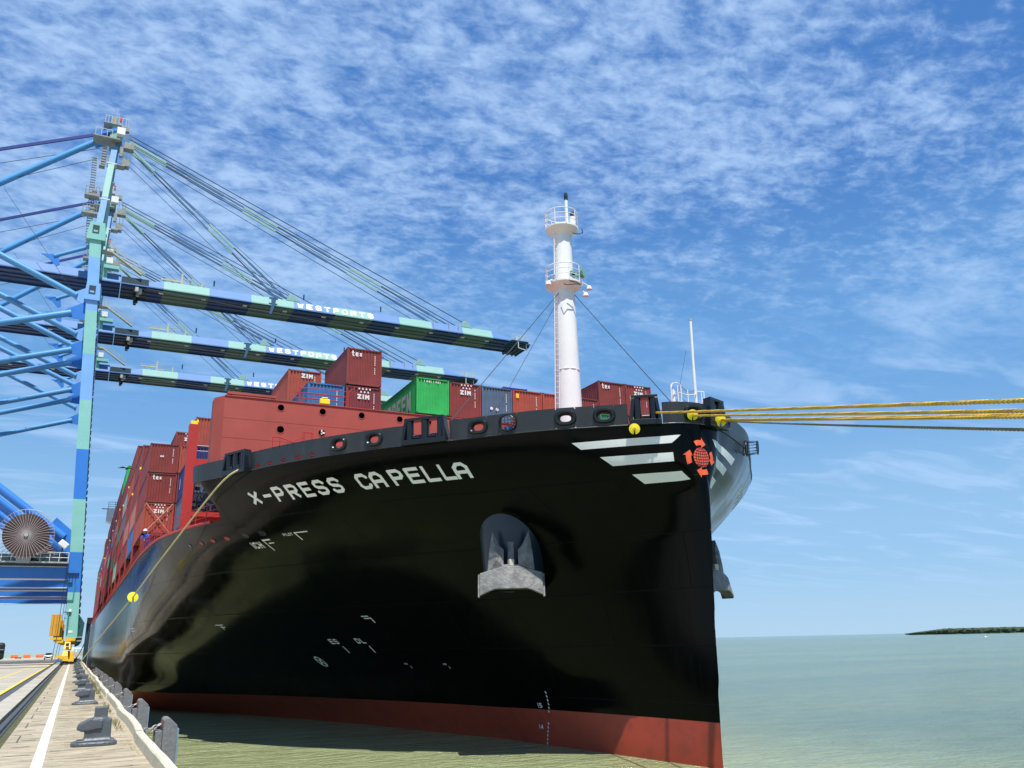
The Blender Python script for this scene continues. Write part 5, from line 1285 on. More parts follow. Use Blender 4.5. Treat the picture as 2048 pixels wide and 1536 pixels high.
# ================================================================== ship-to-shore cranes
def crane_proto():
    YB = 148.0
    c = thing('container_crane', (-2.6, YB, 0), 'nearest blue and mint container crane, its boom the highest in the picture', 'crane', 'blue and mint ship to shore cranes')
    def P(x, y, z): return Vector((x, YB+y, z))
    legx = lambda z: -1.62-.059*z
    bands = [(3.5,9.7,'m'),(9.7,15.3,'b'),(15.3,22.9,'m'),(22.9,30.3,'b'),(30.3,37.8,'m'),(37.8,45.1,'l'),(45.1,52.1,'m'),(52.1,61.1,'l'),(61.1,66.4,'m')]
    CMt = {'m': M_mint, 'b': M_blue, 'l': M_lblue}
    for yy in (-9.3, 9.3):
        for a, b, k in bands:
            mb = MB(); V = []
            for z in (a, b):
                w = .82 if z > 15 else .72+.1*(z/15); x = legx(z); 
                V += [P(x-w,yy-.8,z), P(x+w,yy-.8,z), P(x+w,yy+.8,z), P(x-w,yy+.8,z)]
            mb.add(V, [(0,3,2,1),(4,5,6,7),(0,1,5,4),(1,2,6,5),(2,3,7,6),(3,0,4,7)]); mb.build('waterside_leg', CMt[k], c)
        # flared joint boxes with a window
        for z0, z1, k, w0, w1 in ((64.0,67.0,'m',1.25,.95),(53.8,56.6,'l',1.05,.92)):
            mb = MB(); x = legx((z0+z1)/2); V = []
            for z, w in ((z0,w0),(z0+.9,w0*.98),(z1,w1)): V += [P(x-w,yy-1.1,z), P(x+w+.35*(w0-w1)*2,yy-1.1,z), P(x+w+.3,yy+1.1,z), P(x-w,yy+1.1,z)]
            mb.add(V, [(0,3,2,1),(8,9,10,11)]+[(4*l+i, 4*l+(i+1) % 4, 4*l+4+(i+1) % 4, 4*l+4+i) for l in (0,1) for i in range(4)]); mb.build('joint_box', CMt[k], c)
            mb = MB(); mb.box(P(x-.05,yy-1.12,(z0+z1)/2+.25), (.95,.08,1.35)); mb.build('joint_window', M_cdark, c)
            mb = MB(); mb.box(P(x-.05,yy-1.14,(z0+z1)/2-.1), (.6,.08,.3)); mb.build('window_plate', CMt[k], c)
        # ladder line and cable on the waterside face of the leg
        mb = MB()
        for z in range(5, 62): mb.box(P(legx(z)+.95, yy-.2, z), (.14,.6,.5))
        mb.build('leg_ladder', M_cdark, c)['kind'] = 'stuff'
        # landside leg
        mb = MB(); V = []
        for z in (3.5, 62): V += [P(-32.9,yy-.8,z), P(-31.1,yy-.8,z), P(-31.1,yy+.8,z), P(-32.9,yy+.8,z)]
        mb.add(V, [(0,3,2,1),(4,5,6,7),(0,1,5,4),(1,2,6,5),(2,3,7,6),(3,0,4,7)]); mb.build('landside_leg', M_blue, c)
        # portal beam
        mb = MB(); mb.bx(-31.2, -2.9, YB+yy-.75, YB+yy+.75, 11.55, 13.15); mb.build('portal_beam', M_blue, c)
        mb = MB(); mb.bx(-31.2, -3.4, YB+yy-.78, YB+yy+.78, 13.15, 13.24); mb.bx(-31.2,-3.4, YB+yy-.78, YB+yy+.78, 11.44, 11.548); mb.build('portal_flange', M_cwhite, c)
        # tubular braces
        def tube(p, q, r, nm='brace_tube', m=M_tubeb):
            mb = MB(); mb.tube(p, q, r, 14); o = mb.build(nm, m, c, smooth=True); return o
        tube(P(-7.0,yy,54.5), P(-32,yy,65.6), .50); tube(P(-7.4,yy,51.6), P(-32,yy,43.4), .52)
        tube(P(-4.4,yy,17.4), P(-32,yy,38.0), .62, m=M_blue)
        tube(P(-10.8,yy,60.5), P(-6.0,yy,63.1), .32)
        for pts, e in (([(-5.4,56.2),(-7.4,55.0),(-7.3,54.0),(-5.2,52.6)],0), ([(-5.0,54.0),(-5.2,50.6),(-8.0,50.9),(-8.3,52.0)],1), ([(-2.9,15.4),(-4.2,15.4),(-6.8,18.6),(-5.6,20.2),(-3.2,18.2)],2), ([(-10.2,60.9),(-12.6,60.6),(-11.4,60.0),(-10.4,58.9),(-9.9,59.2)],3)):
            mb = MB(); mb.prism([P(x, yy-.12, z) for x, z in pts], (0,.24,0)); mb.build('gusset', [M_lblue, M_blue, M_blue, M_blue][e], c)
        # bogies
        for s in (-1, 1):
            y = yy+s*2.6
            mb = MB(); mb.box(P(-2.3, y, 1.45), (.75,3.2,.75), taper=.8); mb.build('equaliser', M_cyel, c, bevel=.04)
            for q in (-1, 1):
                mb = MB(); mb.box(P(-2.3, y+q*1.0, .75), (.9,1.7,.55)); mb.box(P(-2.75, y+q*1.0, .95), (.35,.5,.6)); mb.build('bogie', M_cyel, c, bevel=.03)
                for w in (-.42, .42):
                    mb = MB(); mb.lathe([(.30,-.09),(.36,-.09),(.36,-.06),(.31,-.06),(.31,.06),(.36,.06),(.36,.09),(.30,.09)], P(-2.65, y+q*1.0+w, .38), 16, axis=(1,0,0)); mb.build('wheel', M_rail, c)
        mb = MB(); mb.box(P(-2.15, yy, 2.5), (.9,4.2,1.0), taper=.75); mb.build('main_equaliser', M_cyel, c, bevel=.05)
        mb = MB(); mb.box(P(-2.15, yy-2.2, 2.6), (.42,.1,.42)); mb.build('equaliser_opening', M_cdark, c)
        mb = MB(); mb.box(P(-1.9, yy, 3.3), (1.3,1.8,.4)); mb.build('leg_foot', M_cyel, c)
        mb = MB(); mb.box(P(-1.45, yy-4.4, 1.2), (.5,.5,.95)); mb.box(P(-1.5, yy-4.6, .55), (.7,.5,.3)); mb.build('motor', M_cyel, c, bevel=.04)
        mb = MB(); mb.box(P(-1.4, yy-4.3, 1.95), (.42,.42,.45)); mb.build('motor_cover', M_cwhite, c, bevel=.05)
        mb = MB(); mb.box(P(-2.95, yy-4.6, .55), (.8,.5,.35)); mb.build('buffer_box', mat('bogie_blue_box', (.05,.15,.3), .5), c)
        mb = MB(); mb.box(P(-3.2, yy-4.6, 1.0), (.7,.3,.2)); mb.build('buffer', M_cyel, c)
        mb = MB(); mb.prism([P(-1.25,yy-.5,2.6),P(-.45,yy-.5,2.9),P(-.35,yy-.5,5.5),P(-.95,yy-.5,6.4),P(-1.25,yy-.5,6.4)], (0,.8,0)); mb.build('cable_chute', mat('crane_dark_green', (.02,.09,.10), .45), c)
        for z in (3.1,3.6): mb = MB(); mb.box(P(-.75, yy-.55, z), (.7,.2,.14)); mb.build('chute_clamp', M_cgrey, c)
    # amber power box, lamp bracket, sign on the near leg
    mb = MB(); mb.box(P(-3.95,-10.1,5.25), (1.25,.8,2.9)); mb.build('power_box', M_amber, c, bevel=.03)
    for x in (-4.25,-3.85): mb = MB(); mb.box(P(x,-10.52,5.25), (.04,.03,2.7)); mb.build('box_seam', M_rust, c)
    mb = MB(); mb.box(P(-3.7,-10,3.45), (1.5,.9,.3)); mb.box(P(-3.2,-10,3.1), (.9,.7,.4)); mb.build('box_bracket', M_cyel, c)
    mb = MB(); mb.tube(P(-2.45,-10.2,4.2), P(-2.5,-10.2,7.0), .10, 8); mb.tube(P(-3.2,-10.2,7.0), P(-2.3,-10.2,7.0), .08, 6); mb.build('conduit', mat('conduit_teal', (.05,.22,.22), .45), c)
    mb = MB(); mb.box(P(-2.55,-10.2,8.6), (.9,.12,.12)); mb.box(P(-2.2,-10.2,9.6), (.12,.12,2.0)); mb.build('conduit', mat('conduit_teal', (.05,.22,.22), .45), c)
    mb = MB(); mb.lathe([(.22,0),(.16,.25),(0,.32)], P(-2.35,-10.2,7.05), 10); mb.build('beacon', M_cwhite, c, smooth=True)
    mb = MB(); mb.box(P(-2.0,-10.12,4.35), (.55,.03,.32)); mb.build('nameplate', M_cwhite, c)
    # walkway and cable reel on the near portal beam
    mb = MB(); mb.bx(-31, -3.3, YB-11.1, YB-9.2, 13.62, 13.82); mb.build('walkway', M_cgrey, c)
    mb = MB(); mb.bx(-31, -3.4, YB-10.3, YB-9.6, 13.26, 13.6); mb.build('walkway_beam', M_cdark, c)
    mb = MB()
    for i in range(24): x = -3.4-i*1.18; mb.tube(P(x,-11.0,13.8), P(x,-11.0,15.1), .045, 5)
    for z in (14.4, 15.1): mb.tube(P(-31,-11.0,z), P(-3.4,-11.0,z), .045, 5)
    mb.build('walkway_rail', M_cwhite, c)
    mb = MB(); mb.bx(-31,-3.6,YB-8.7,YB-8.6,13.5,15.0); mb.build('cable_tray', M_cdark, c)
    rc = P(-9.0,-11.6,17.35)
    mb = MB(); n = 44
    mb.lathe([(1.72,-.28),(2.9,-.28),(2.9,.28),(1.72,.28)], rc, 48, axis=(0,-1,0)); mb.build('wound_cable', mat('wound_cable_dark', (.06,.035,.03), .6, var=.3, vscale=.6), c)
    for i in range(n):
        t = 2*math.pi*i/n; d = Vector((math.cos(t),0,math.sin(t))); mb = MB(); r1 = 3.5 if math.sin(t) > -.75 else 3.35
        for s in (-.36, .36): mb.bar(rc+d*.35+Vector((0,s*.8,0)), rc+d*r1+Vector((0,s,0)), .05, .05)
        mb.build('reel_spoke', mat('reel_spoke_pink', (.42,.36,.35), .5), c)
    mb = MB(); mb.path([rc+Vector((3.5*math.cos(t),-.36,3.5*math.sin(t))) for t in [R(-25+i*6) for i in range(39)]], .03, 5); mb.build('reel_rim', M_cgrey, c)
    mb = MB(); mb.lathe([(.72,-.42),(.72,.1),(.0,.1)], rc, 20, axis=(0,-1,0)); mb.lathe([(.3,.1),(.3,.5),(0,.5)], rc, 12, axis=(0,-1,0)); mb.build('reel_hub', M_cgrey, c)
    mb = MB(); mb.box(rc+Vector((0,.6,-2.3)), (1.7,.5,3.0)); mb.build('reel_stand', M_cgrey, c)
    mb = MB(); mb.tube(P(-4.35,-10.4,13.8), P(-4.35,-10.4,15.9), .12, 8); mb.build('dish_post', M_cdark, c)
    mb = MB(); mb.box(P(-4.25,-10.6,16.3), (1.3,.3,.9), rot=Matrix.Rotation(R(38),3,'Y')); mb.build('floodlight', M_cwhite, c, bevel=.2)
    mb = MB(); mb.box(P(-3.3,-10.2,11.0), (1.6,.3,.12)); mb.box(P(-2.6,-10.2,12.3), (1.6,.4,.1))
    for x in (-3.4,-3.0,-2.6,-2.2): mb.tube(P(x,-10.4,11.2), P(x,-10.4,12.2), .03, 5)
    mb.tube(P(-3.6,-10.6,4.0), P(-3.45,-10.6,15.0), .035, 5); mb.tube(P(-3.9,-10.6,.5), P(-3.6,-10.6,4.0), .035, 5); mb.build('access_frame', M_cdark, c)
    # cross ties along the quay
    for x, z in ((legx(12.4), 12.4), (-32, 12.4), (legx(65.5), 65.5), (-32, 58)):
        mb = MB(); mb.box(P(x, 0, z), (1.3, 17, 1.5)); mb.build('cross_tie', M_blue if z < 60 else M_mint, c)
    # ---------------- boom and trolley girder
    xb = [-2.5, 5.5, 13.0, 20.1, 27.6, 35.1, 42.2, 47.7, 54.3, 60.8, 67.3, 72.4]
    top = lambda x: 61.95; bot = 60.05; wb, wt = 3.25, 2.35
    cols = ['l','l','m','l','m','l','m','l','m','l','m','l']
    segs = [(-60,-30,'l'),(-30,-13,'l'),(-13,-1.1,'l')]+[(xb[i] if i else -1.0, xb[i+1], cols[i+1] if i else 'l') for i in range(len(xb)-1)]
    segs = [(-60,-30,'l'),(-30,-13,'l'),(-13,-1.1,'l'),(-1.0,3.2,'d'),(3.2,13.0,'l'),(13.0,20.1,'m'),(20.1,27.6,'l'),(27.6,35.1,'m'),(35.1,42.2,'l'),(42.2,47.7,'m'),(47.7,54.3,'l'),(54.3,60.8,'m'),(60.8,67.3,'l')]
    segs = [(-60,-30,'l'),(-30,-13,'l'),(-13,-1.1,'l'),(-1.0,3.2,'d'),(3.2,5.6,'l0'),(5.6,13.0,'m'),(13.0,20.1,'l'),(20.1,27.6,'m'),(27.6,35.1,'l'),(35.1,42.2,'m') ,(42.2,47.7,'l'),(47.7,54.3,'m'),(54.3,60.8,'l'),(60.8,67.3,'m'),(67.3,72.6,'t')]
    mU = {'m': mat('mint_shaded_underside', (.10,.17,.14), .5, var=.1), 'l': mat('blue_shaded_underside', (.018,.05,.15), .5, var=.1)}  # underside bands repeat the side paint, with shade put into the colour
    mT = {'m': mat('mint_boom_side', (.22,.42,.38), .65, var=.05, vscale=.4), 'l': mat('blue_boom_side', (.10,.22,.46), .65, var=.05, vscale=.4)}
    for x0, x1, k in segs:
        kk = 'm' if k == 'm' else 'l'; z0a = 61.95; z1a = 61.95 if k != 't' else 60.75
        if k == 'd': z0a = z1a = 61.4
        if k == 'l0': z0a = 61.4; z1a = 61.95
        V = []
        for x, zt_ in ((x0,z0a),(x1,z1a)): V += [P(x,-wb,bot), P(x,wb,bot), P(x,wt if k != 'd' else wb,zt_), P(x,-wt if k != 'd' else -wb,zt_)]
        mb = MB(); mt = M_cdark if k == 'd' else mT[kk]
        mb.add([V[0],V[4],V[7],V[3]], [(0,1,2,3)], mt); mb.add([V[2],V[6],V[5],V[1]], [(0,1,2,3)], mt); mb.add([V[3],V[7],V[6],V[2]], [(0,1,2,3)], mt)
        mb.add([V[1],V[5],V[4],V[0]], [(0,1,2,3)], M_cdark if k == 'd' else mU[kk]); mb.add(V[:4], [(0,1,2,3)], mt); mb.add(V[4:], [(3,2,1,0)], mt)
        mb.build('boom_section' if x0 > -1.2 else 'girder_section', None, c)
        for ya_, yb_, zd_ in ((-2.9,-2.7,.28),(2.7,2.9,.28),(-.9,-.75,.16),(.7,.85,.16)):
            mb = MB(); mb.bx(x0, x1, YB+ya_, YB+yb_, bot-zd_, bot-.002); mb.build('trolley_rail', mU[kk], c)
        mb = MB(); mb.bx(x0, x1, YB-3.38, YB-3.252, bot+.02, bot+.2); mb.build('edge_flange', mT[kk], c)
    for x in (-52,-44,-36,-28,-20,-12,5.3,12.2,19.2,26.2,33.3,40.5,47.5,54.5,61.2,66.5):
        mb = MB(); mb.box(P(x,-1.9,bot-.18), (.7,.5,.16)); mb.build('boom_lamp', M_cwhite, c)
    random.seed(8)
    for i in range(10): mb = MB(); mb.box(P(random.uniform(1.2,2.4), random.uniform(-3.2,3.2), random.uniform(59.2,60.2)), (.5,.5,.7)); mb.build('hinge_block', [M_cdark, M_cgrey][i % 2], c)
    # lettering on the near side of the boom
    mb = MB(); sl = (wb-wt)/(61.95-bot)
    text_on(mb, 'WESTPORTS', lambda u, v, k: P(28.2+u, -(wb-(.42+v)*sl)-.03-.004*k, bot+.42+v), 1.15, 1.2, .5, .24); mb.build('boom_lettering', M_cwhite, c, fix=False)
    # hanging bracket, posts, equipment and rails on the boom
    mb = MB(); mb.prism([P(23.4,-3.7,61.4),P(24.3,-3.7,61.4),P(24.1,-3.7,60.2),P(23.6,-3.7,58.4),P(23.2,-3.7,58.3),P(23.5,-3.7,60.2)], (0,.3,0)); mb.box(P(23.8,-3.5,61.4),(1.5,.4,.22)); mb.build('hanging_bracket', mat('bracket_blue', (.03,.10,.2), .5), c)
    for x in (14.1, 30.3, 45.4):
        mb = MB(); mb.tube(P(x,2.2,61.9), P(x+.05,2.2,64.3), .13, 6); mb.build('boom_post', M_lblue, c)
        mb = MB(); mb.tube(P(x+.05,2.2,64.3), P(x+.05,2.2,65.4), .15, 6); mb.build('post_head', M_cdark, c)
    mb = MB()
    for i in range(34): x = 4+i*2.0; mb.tube(P(x,2.3,61.9), P(x,2.3,63.2), .03, 4)
    mb.tube(P(4,2.3,63.2), P(70,2.3,63.2), .025, 4); mb.tube(P(4,2.3,62.6), P(70,2.3,62.6), .025, 4)
    for i in range(28): x = -3-i*2.0; mb.tube(P(x,2.3,61.9), P(x,2.3,63.2), .03, 4)
    mb.tube(P(-3,2.3,63.2), P(-58,2.3,63.2), .025, 4); mb.build('boom_railing', M_cgrey, c)
    mb = MB(); mb.box(P(8.6,1,63.6),(.35,.4,3.2)); mb.box(P(7.0,1,63.7),(3.6,.25,.3)); mb.box(P(9.5,1,63.2),(1.7,.25,.2)); mb.box(P(9.5,1,64.3),(1.7,.1,.1)); mb.box(P(12,1,63),(.3,.4,2.2)); mb.box(P(11.3,1,62.6),(1.3,.6,.3))
    for x in (5.4,6.2,7.2,9.4,10.2,11,11.6,12.6): mb.tube(P(x,1,62),P(x,1,64.2),.035,4)
    mb.tube(P(5,1,64.2), P(10.4,1,64.2), .04, 4); mb.bar(P(6.6,1,63.4), P(8.4,1,62), .12, .12); mb.build('boom_equipment', mat('equipment_cream', (.45,.45,.33), .6), c)
    # anchorages with sheaves
    for x, r in ((27.2,.55),(61.6,.62)):
        for y in (-2.2, 2.2):
            mb = MB(); mb.lathe([(r*.35,-.12),(r,-.12),(r*.86,0),(r,.12),(r*.35,.12)], P(x,y,62.7), 20, axis=(0,1,0)); mb.build('sheave', M_cgrey, c)
            mb = MB(); mb.prism([P(x-1.0,y-.25,61.9),P(x+1.5,y-.25,61.9),P(x+.3,y-.25,63.0),P(x-.3,y-.25,63.0)], (0,.2,0)); mb.build('sheave_bracket', mT['m'], c)
    mb = MB()
    for x in (54.6,57.9,59.9): mb.box(P(x,-2.95,61.0),(.16,.3,2.0))
    mb.build('boom_stiffener', M_cgrey, c)
    # tip platform
    mb = MB()
    V = lambda x, y, z: P(x, y, z)
    mb.bx(72.4, 75.6, YB-2.9, YB+3.4, 59.6, 59.75); mb.bx(69.5, 73.2, YB-7.2, YB-2.9, 58.7, 58.85)
    for y in (-7.0,-6.0,-5,-4,-3): mb.bar(P(69.5,y,58.6), P(73.2,y,58.6), .18, .2)
    for x in (72.6,73.6,74.6,75.5): mb.bar(P(x,-2.9,59.5), P(x,3.4,59.5), .2, .3)
    mb.box(P(74,0,59.9),(3.4,6.4,.3))
    mb.build('tip_platform', mat('tip_navy', (.02,.06,.11), .5), c)
    mb = MB()
    for x in (69.6,70.8,72,73.1): mb.tube(P(x,-7.1,58.8), P(x,-7.1,60), .05, 4)
    mb.tube(P(69.6,-7.1,60), P(73.1,-7.1,60), .05, 4); mb.tube(P(69.6,-7.1,59.4), P(73.1,-7.1,59.4), .04, 4)
    for x in (72.8,74,75.4): mb.tube(P(x,-2.8,59.9), P(x,-2.8,61.4), .05, 4)
    mb.tube(P(72.8,-2.8,61.3), P(75.4,-2.8,61.3), .05, 4); mb.bar(P(70.9,-7.2,58.6), P(70.9,-7.2,57.3), .15,.15); mb.bar(P(70.9,-7.2,57.3), P(73.1,-6.4,57.3), .15,.15); mb.bar(P(73.1,-6.4,57.3), P(73.1,-6.4,58.6), .15,.15)
    mb.box(P(73.6,-1,61.0),(.4,.4,2.2)); mb.build('tip_railing', mat('tip_rail_pale', (.5,.58,.55), .5), c)
    # ---------------- pylon, apex and stays
    AP = (-4.4, 88.2)
    for s in (-1, 1):
        pb = [(0,.32,'l'),(.32,.72,'m'),(.72,1,'l')]
        for a, b, k in pb:
            p0 = P(-5.15, s*9.3, 66.6); p1 = P(-4.5, s*1.1, 87.2); mb = MB(); mb.bar(p0.lerp(p1, a), p0.lerp(p1, b), .95, .95); mb.build('pylon_leg', mT['m'] if k == 'm' else mat('pylon_blue', (.12,.27,.50), .65), c)
        for f in (.3,.72): mb = MB(); mb.box(P(-5.15,s*9.3,66.6).lerp(P(-4.5,s*1.1,87.2), f), (1.5,1.2,.15)); mb.build('pylon_flange', M_cwhite, c)
    mb = MB(); mb.tube(P(-7.7,0,87.2), P(-34,0,64.4), .55, 16); mb.build('backstay_tube', M_tubeb, c, smooth=True)
    mb = MB(); mb.box(P(-4.6,0,88.0), (2.0,4.2,2.0)); mb.box(P(-4.6,0,89.6), (1.6,3.0,1.2)); mb.build('apex_head', mT['m'], c)
    mb = MB(); mb.bar(P(-7.8,0,87.4), P(-4.6,0,89.2), 4.6, .5); mb.build('apex_tie', M_blue, c)
    mb = MB(); mb.box(P(-3.9,-2.6,88.5), (1.3,1.2,1.3)); mb.build('apex_cabinet', M_cwhite, c)
    pg_ = mat('platform_grey', (.26,.27,.24), .6, var=.25, vscale=1.5)
    for cc, dd, nm in (((-6.0,-1.8,86.7),(4.2,3.0,.22),'apex_platform'),((-2.4,-1.8,86.3),(1.6,1.4,1.2),'sheave_housing'),((-2.6,-1.4,83.2),(1.2,1.4,1.4),'sheave_housing'),((-3.6,-1.4,82.4),(1.8,1.6,.2),'lower_platform'),((-6.1,-2,83.4),(.7,1,3.6),'ladder_cage'),((-6.2,-2,81.5),(.9,1.2,.25),'cage_floor'),((-5.4,-.6,90.3),(2.8,3,.18),'top_platform'),((-4.9,-1.9,85.4),(.7,.7,2.2),'winch_frame'),((-3.5,-2.0,85.0),(.5,.6,1.8),'winch_frame'),((-5.3,-2.2,82.6),(.35,.4,2.0),'lamp_arm'),((-3.2,-1.9,89.6),(1.1,.8,.9),'sheave_housing'),((-5.2,-1.6,91.0),(1.0,.8,1.2),'control_box')):
        mb = MB(); mb.box(P(*cc), dd); mb.build(nm, pg_, c)
    mb = MB()
    for x in (-3.0,-2.4,-1.8): mb.tube(P(x,-2.4,87), P(x,-2.4,88.4), .05, 4); mb.tube(P(x-.2,-2.2,83.9), P(x-.2,-2.2,85.1), .05, 4)
    mb.tube(P(-3.0,-2.4,88.3), P(-1.7,-2.4,88.3), .05, 4)
    for i in range(8): mb.tube(P(-6.45,-2.55,81.8+i*.5), P(-5.75,-2.55,81.8+i*.5), .05, 4)
    mb.build('cage_rungs', pg_, c)
    mb = MB()
    for x in (-7.8,-6.9,-6.0,-5.2): mb.tube(P(x,-3.2,86.8), P(x,-3.2,88.2), .05, 4)
    mb.tube(P(-7.8,-3.2,88.2), P(-5.2,-3.2,88.2), .05, 4)
    for x in (-6.6,-6.1,-5.6,-5,-4.4,-3.9,-3.3,-2.9): mb.tube(P(x,-2,90.2), P(x,-2,91.8), .045, 4)
    mb.tube(P(-6.6,-2,91.7), P(-3,-2,91.7), .045, 4)
    mb.tube(P(-4.9,0,90), P(-4.9,0,94.6), .04, 4); mb.tube(P(-4.6,0,90), P(-4.6,0,93.8), .04, 4); mb.tube(P(-4.2,0,90), P(-4.2,0,92.8), .07, 5); mb.build('apex_railing', mat('rail_pale', (.55,.6,.58), .5), c)
    mb = MB(); mb.box(P(-4.2,0,92.6), (.35,.35,.9)); mb.build('warning_light', mat('warning_red', (.5,.03,.03), .4), c)
    # stair tower on the near pylon side
    mb = MB()
    for i in range(34): z = 64.3+i*.54; x = -6.55-(z-64)*.045+.0; mb.box(P(x,-8.0+i*.14,z), (.75,.25,.12))
    for dx in (-.38,.38): mb.tube(P(-6.55+dx,-8,64), P(-7.35+dx,-3.2,82.5), .05, 4)
    mb.build('access_ladder', mat('ladder_grey', (.2,.24,.25), .5), c)
    for z, y, w in ((74.3,-6.2,2.2),(70.6,-7.2,2.3)):
        x = -6.9; mb = MB(); mb.box(P(x,y,z-.9), (w,1.6,.35))
        for dx in (-1,-.5,0,.5,1): mb.tube(P(x+dx,y-.8,z-.8), P(x+dx,y-.8,z+.5), .045, 4)
        mb.tube(P(x-1,y-.8,z+.5), P(x+1,y-.8,z+.5), .05, 4); mb.tube(P(x-1,y-.8,z-.2), P(x+1,y-.8,z-.2), .04, 4); mb.box(P(x+.3,y-.3,z-.2),(.8,.3,.8)); mb.build('rest_platform', mat('platform_grey', (.26,.27,.24), .6), c)
    # stair from the tower down to the boom
    mb = MB(); mb.bar(P(-3.4,-3.4,65.6), P(1.9,-3.4,62.0), .8, .22)
    for i in range(9):
        p = P(-3.4,-3.8,65.6).lerp(P(1.9,-3.8,62.0), i/8); mb.tube(p, p+Vector((0,0,1.3)), .04, 4)
    mb.tube(P(-3.4,-3.8,66.9), P(1.9,-3.8,63.3), .045, 4); mb.tube(P(-3.4,-3.8,66.2), P(1.9,-3.8,62.7), .04, 4); mb.box(P(-3.6,-3,65.3),(2.0,1.6,.2)); mb.build('boom_stair', mat('equipment_cream', (.45,.45,.33), .6), c)
    mb = MB(); mb.box(P(-3.1,-3.0,63.8),(1.0,1,1.0)); mb.build('white_cabinet', M_cwhite, c)
    mb = MB(); mb.box(P(-2.7,-3.1,62.6),(2.3,1.2,.6)); mb.box(P(-3.9,-2,62),(1.4,2,3.4)); mb.build('hinge_bracket', M_mint, c)
    # forestays: outer and inner pairs in painted lengths with dark links, and thin hoist ropes
    mst = [mat('mint_stay', (.24,.42,.38), .6), mat('blue_stay', (.05,.13,.26), .6), M_cdark]
    def stay(a, b, n, y, w=.34):
        p, q = P(a[0], y*.35, a[1]), P(b[0], y, b[1]); k = 0
        for i in range(n):
            f0, f1 = i/n, (i+.62)/n; mb = MB(); mb.bar(p.lerp(q, f0), p.lerp(q, f1), w*.75, w*1.15); mb.build('stay_bar', mst[i % 2], c)
            mb = MB(); mb.bar(p.lerp(q, f1), p.lerp(q, (i+1)/n), w*.6, w*.6); mb.build('stay_link', [M_cdark, mst[1]][i % 2], c)
    for y in (-1.5, 1.5):
        stay((-2.3,88.2), (58.2,62.2), 6, y, .34); stay((-2.3,87.2), (26.6,62.4), 4, y, .30)
    ro = [((-2.6,89.6),(61.6,63.3),-1.2,.085),((-2.6,89.4),(61.4,63.2),1.2,.085),((-2.4,87.6),(56,62.1),-1.9,.06),((-2.4,87.2),(55.5,62),1.9,.06),((-2.0,84.2),(25.5,62.3),-2.6,.045),((-2.0,84.2),(25.0,62.3),2.6,.045),((-2.2,87),(28.4,62.8),-.5,.045),((3,59.7),(73,57.9),-3.4,.05),((-4,60.0),(-60,59.2),-3.4,.045)]
    for a, b, y, r in ro:
        mb = MB(); A_, B_ = P(a[0], y*.4 if a[1] > 70 else y, a[1]), P(b[0], y, b[1]); sg = .6 if a[1] < 70 else 0
        mb.path([A_.lerp(B_, i/8)-Vector((0,0,sg*4*(i/8)*(1-i/8))) for i in range(9)], r, 5); mb.build('hoist_rope', M_cable, c)
    mb = MB(); mb.bar(P(-7.9,0,88.5), P(-52,0,67.6), .3, .5); mb.build('back_tie', mat('deep_blue_tie', (.01,.03,.20), .45), c)
    mb = MB(); mb.tube(P(-7,0,86), P(-55,0,64), .05, 5); mb.tube(P(-7,0,84), P(-44,-1,62.5), .05, 5); mb.tube(P(-20,0,75), P(-6,-9,53), .035, 5); mb.build('back_rope', M_cable, c)
    # machinery house far behind on the girder
    mb = MB(); mb.bx(-52, -36, YB-3.6, YB+3.6, 62.1, 68); mb.build('machinery_house', M_cwhite, c)
    return c
cr = crane_proto()
for i, (dy, lab) in enumerate(((26.2,'second blue and mint container crane, its boom in the middle of the three'), (52.4,'third blue and mint container crane, its boom the lowest of the three above the containers'))):
    o = dup(cr); o.location.y += dy; o['label'] = lab
# ================================================================== mooring lines with rat guards
def strandrope(pts, r, name, label, m=M_rope, pitch=.42, near=True, seg=10):
    pts = [Vector(p) for p in pts]; L_ = [0]
    for a, b in zip(pts, pts[1:]): L_.append(L_[-1]+(b-a).length)
    def at(s):
        i = min(max(bisect.bisect(L_, s), 1), len(L_)-1); f = (s-L_[i-1])/(L_[i]-L_[i-1]); return pts[i-1].lerp(pts[i], f)
    d = (pts[-1]-pts[0]).normalized(); a = d.cross(Vector((0,0,1))).normalized(); b = a.cross(d); n = int(L_[-1]/pitch*seg); mb = MB()
    for k in range(3):
        mb.path([at(L_[-1]*i/n)+(a*math.cos(2*math.pi*(i/seg+k/3))+b*math.sin(2*math.pi*(i/seg+k/3)))*r*.52 for i in range(n+1)], r*.56, 5)
    return solo(mb, name, pts[0], m, label, 'mooring rope', 'yellow mooring ropes from the bow', smooth=False)
def sagline(a, b, sag, n=24): a, b = Vector(a), Vector(b); return [a.lerp(b, i/n)-Vector((0,0,sag*4*(i/n)*(1-i/n))) for i in range(n+1)]
def ext(a, p, k=1.5): a, p = Vector(a), Vector(p); return a+(p-a)*k
EX = 1.30
starts = [Vector((21.35,30.75,11.62)), Vector((23.0,30.15,11.50)), Vector((24.65,30.3,11.50)), Vector((24.85,30.3,11.46))]
ends = [Vector((15.15,10,6.12)), Vector((15.35,10,5.93)), Vector((15.55,10,5.86)), Vector((15.6,10.4,5.72))]
labs = ['highest of the yellow twisted mooring ropes running right from the bow', 'second yellow mooring rope from the top, passing through the left rat guard', 'third yellow mooring rope, passing through the right rat guard', 'lowest and darkest mooring rope, leaving from the right rat guard']
mrd = mat('old_rope', (.22,.19,.09), .8, var=.2, vscale=3)
for i, (a, b) in enumerate(zip(starts, ends)):
    q = a+(b-a)*1.82
    strandrope(sagline(a, q, .03 if i < 3 else .10), [.052,.048,.048,.036][i], 'mooring_rope', labs[i], mrd if i == 3 else M_rope)
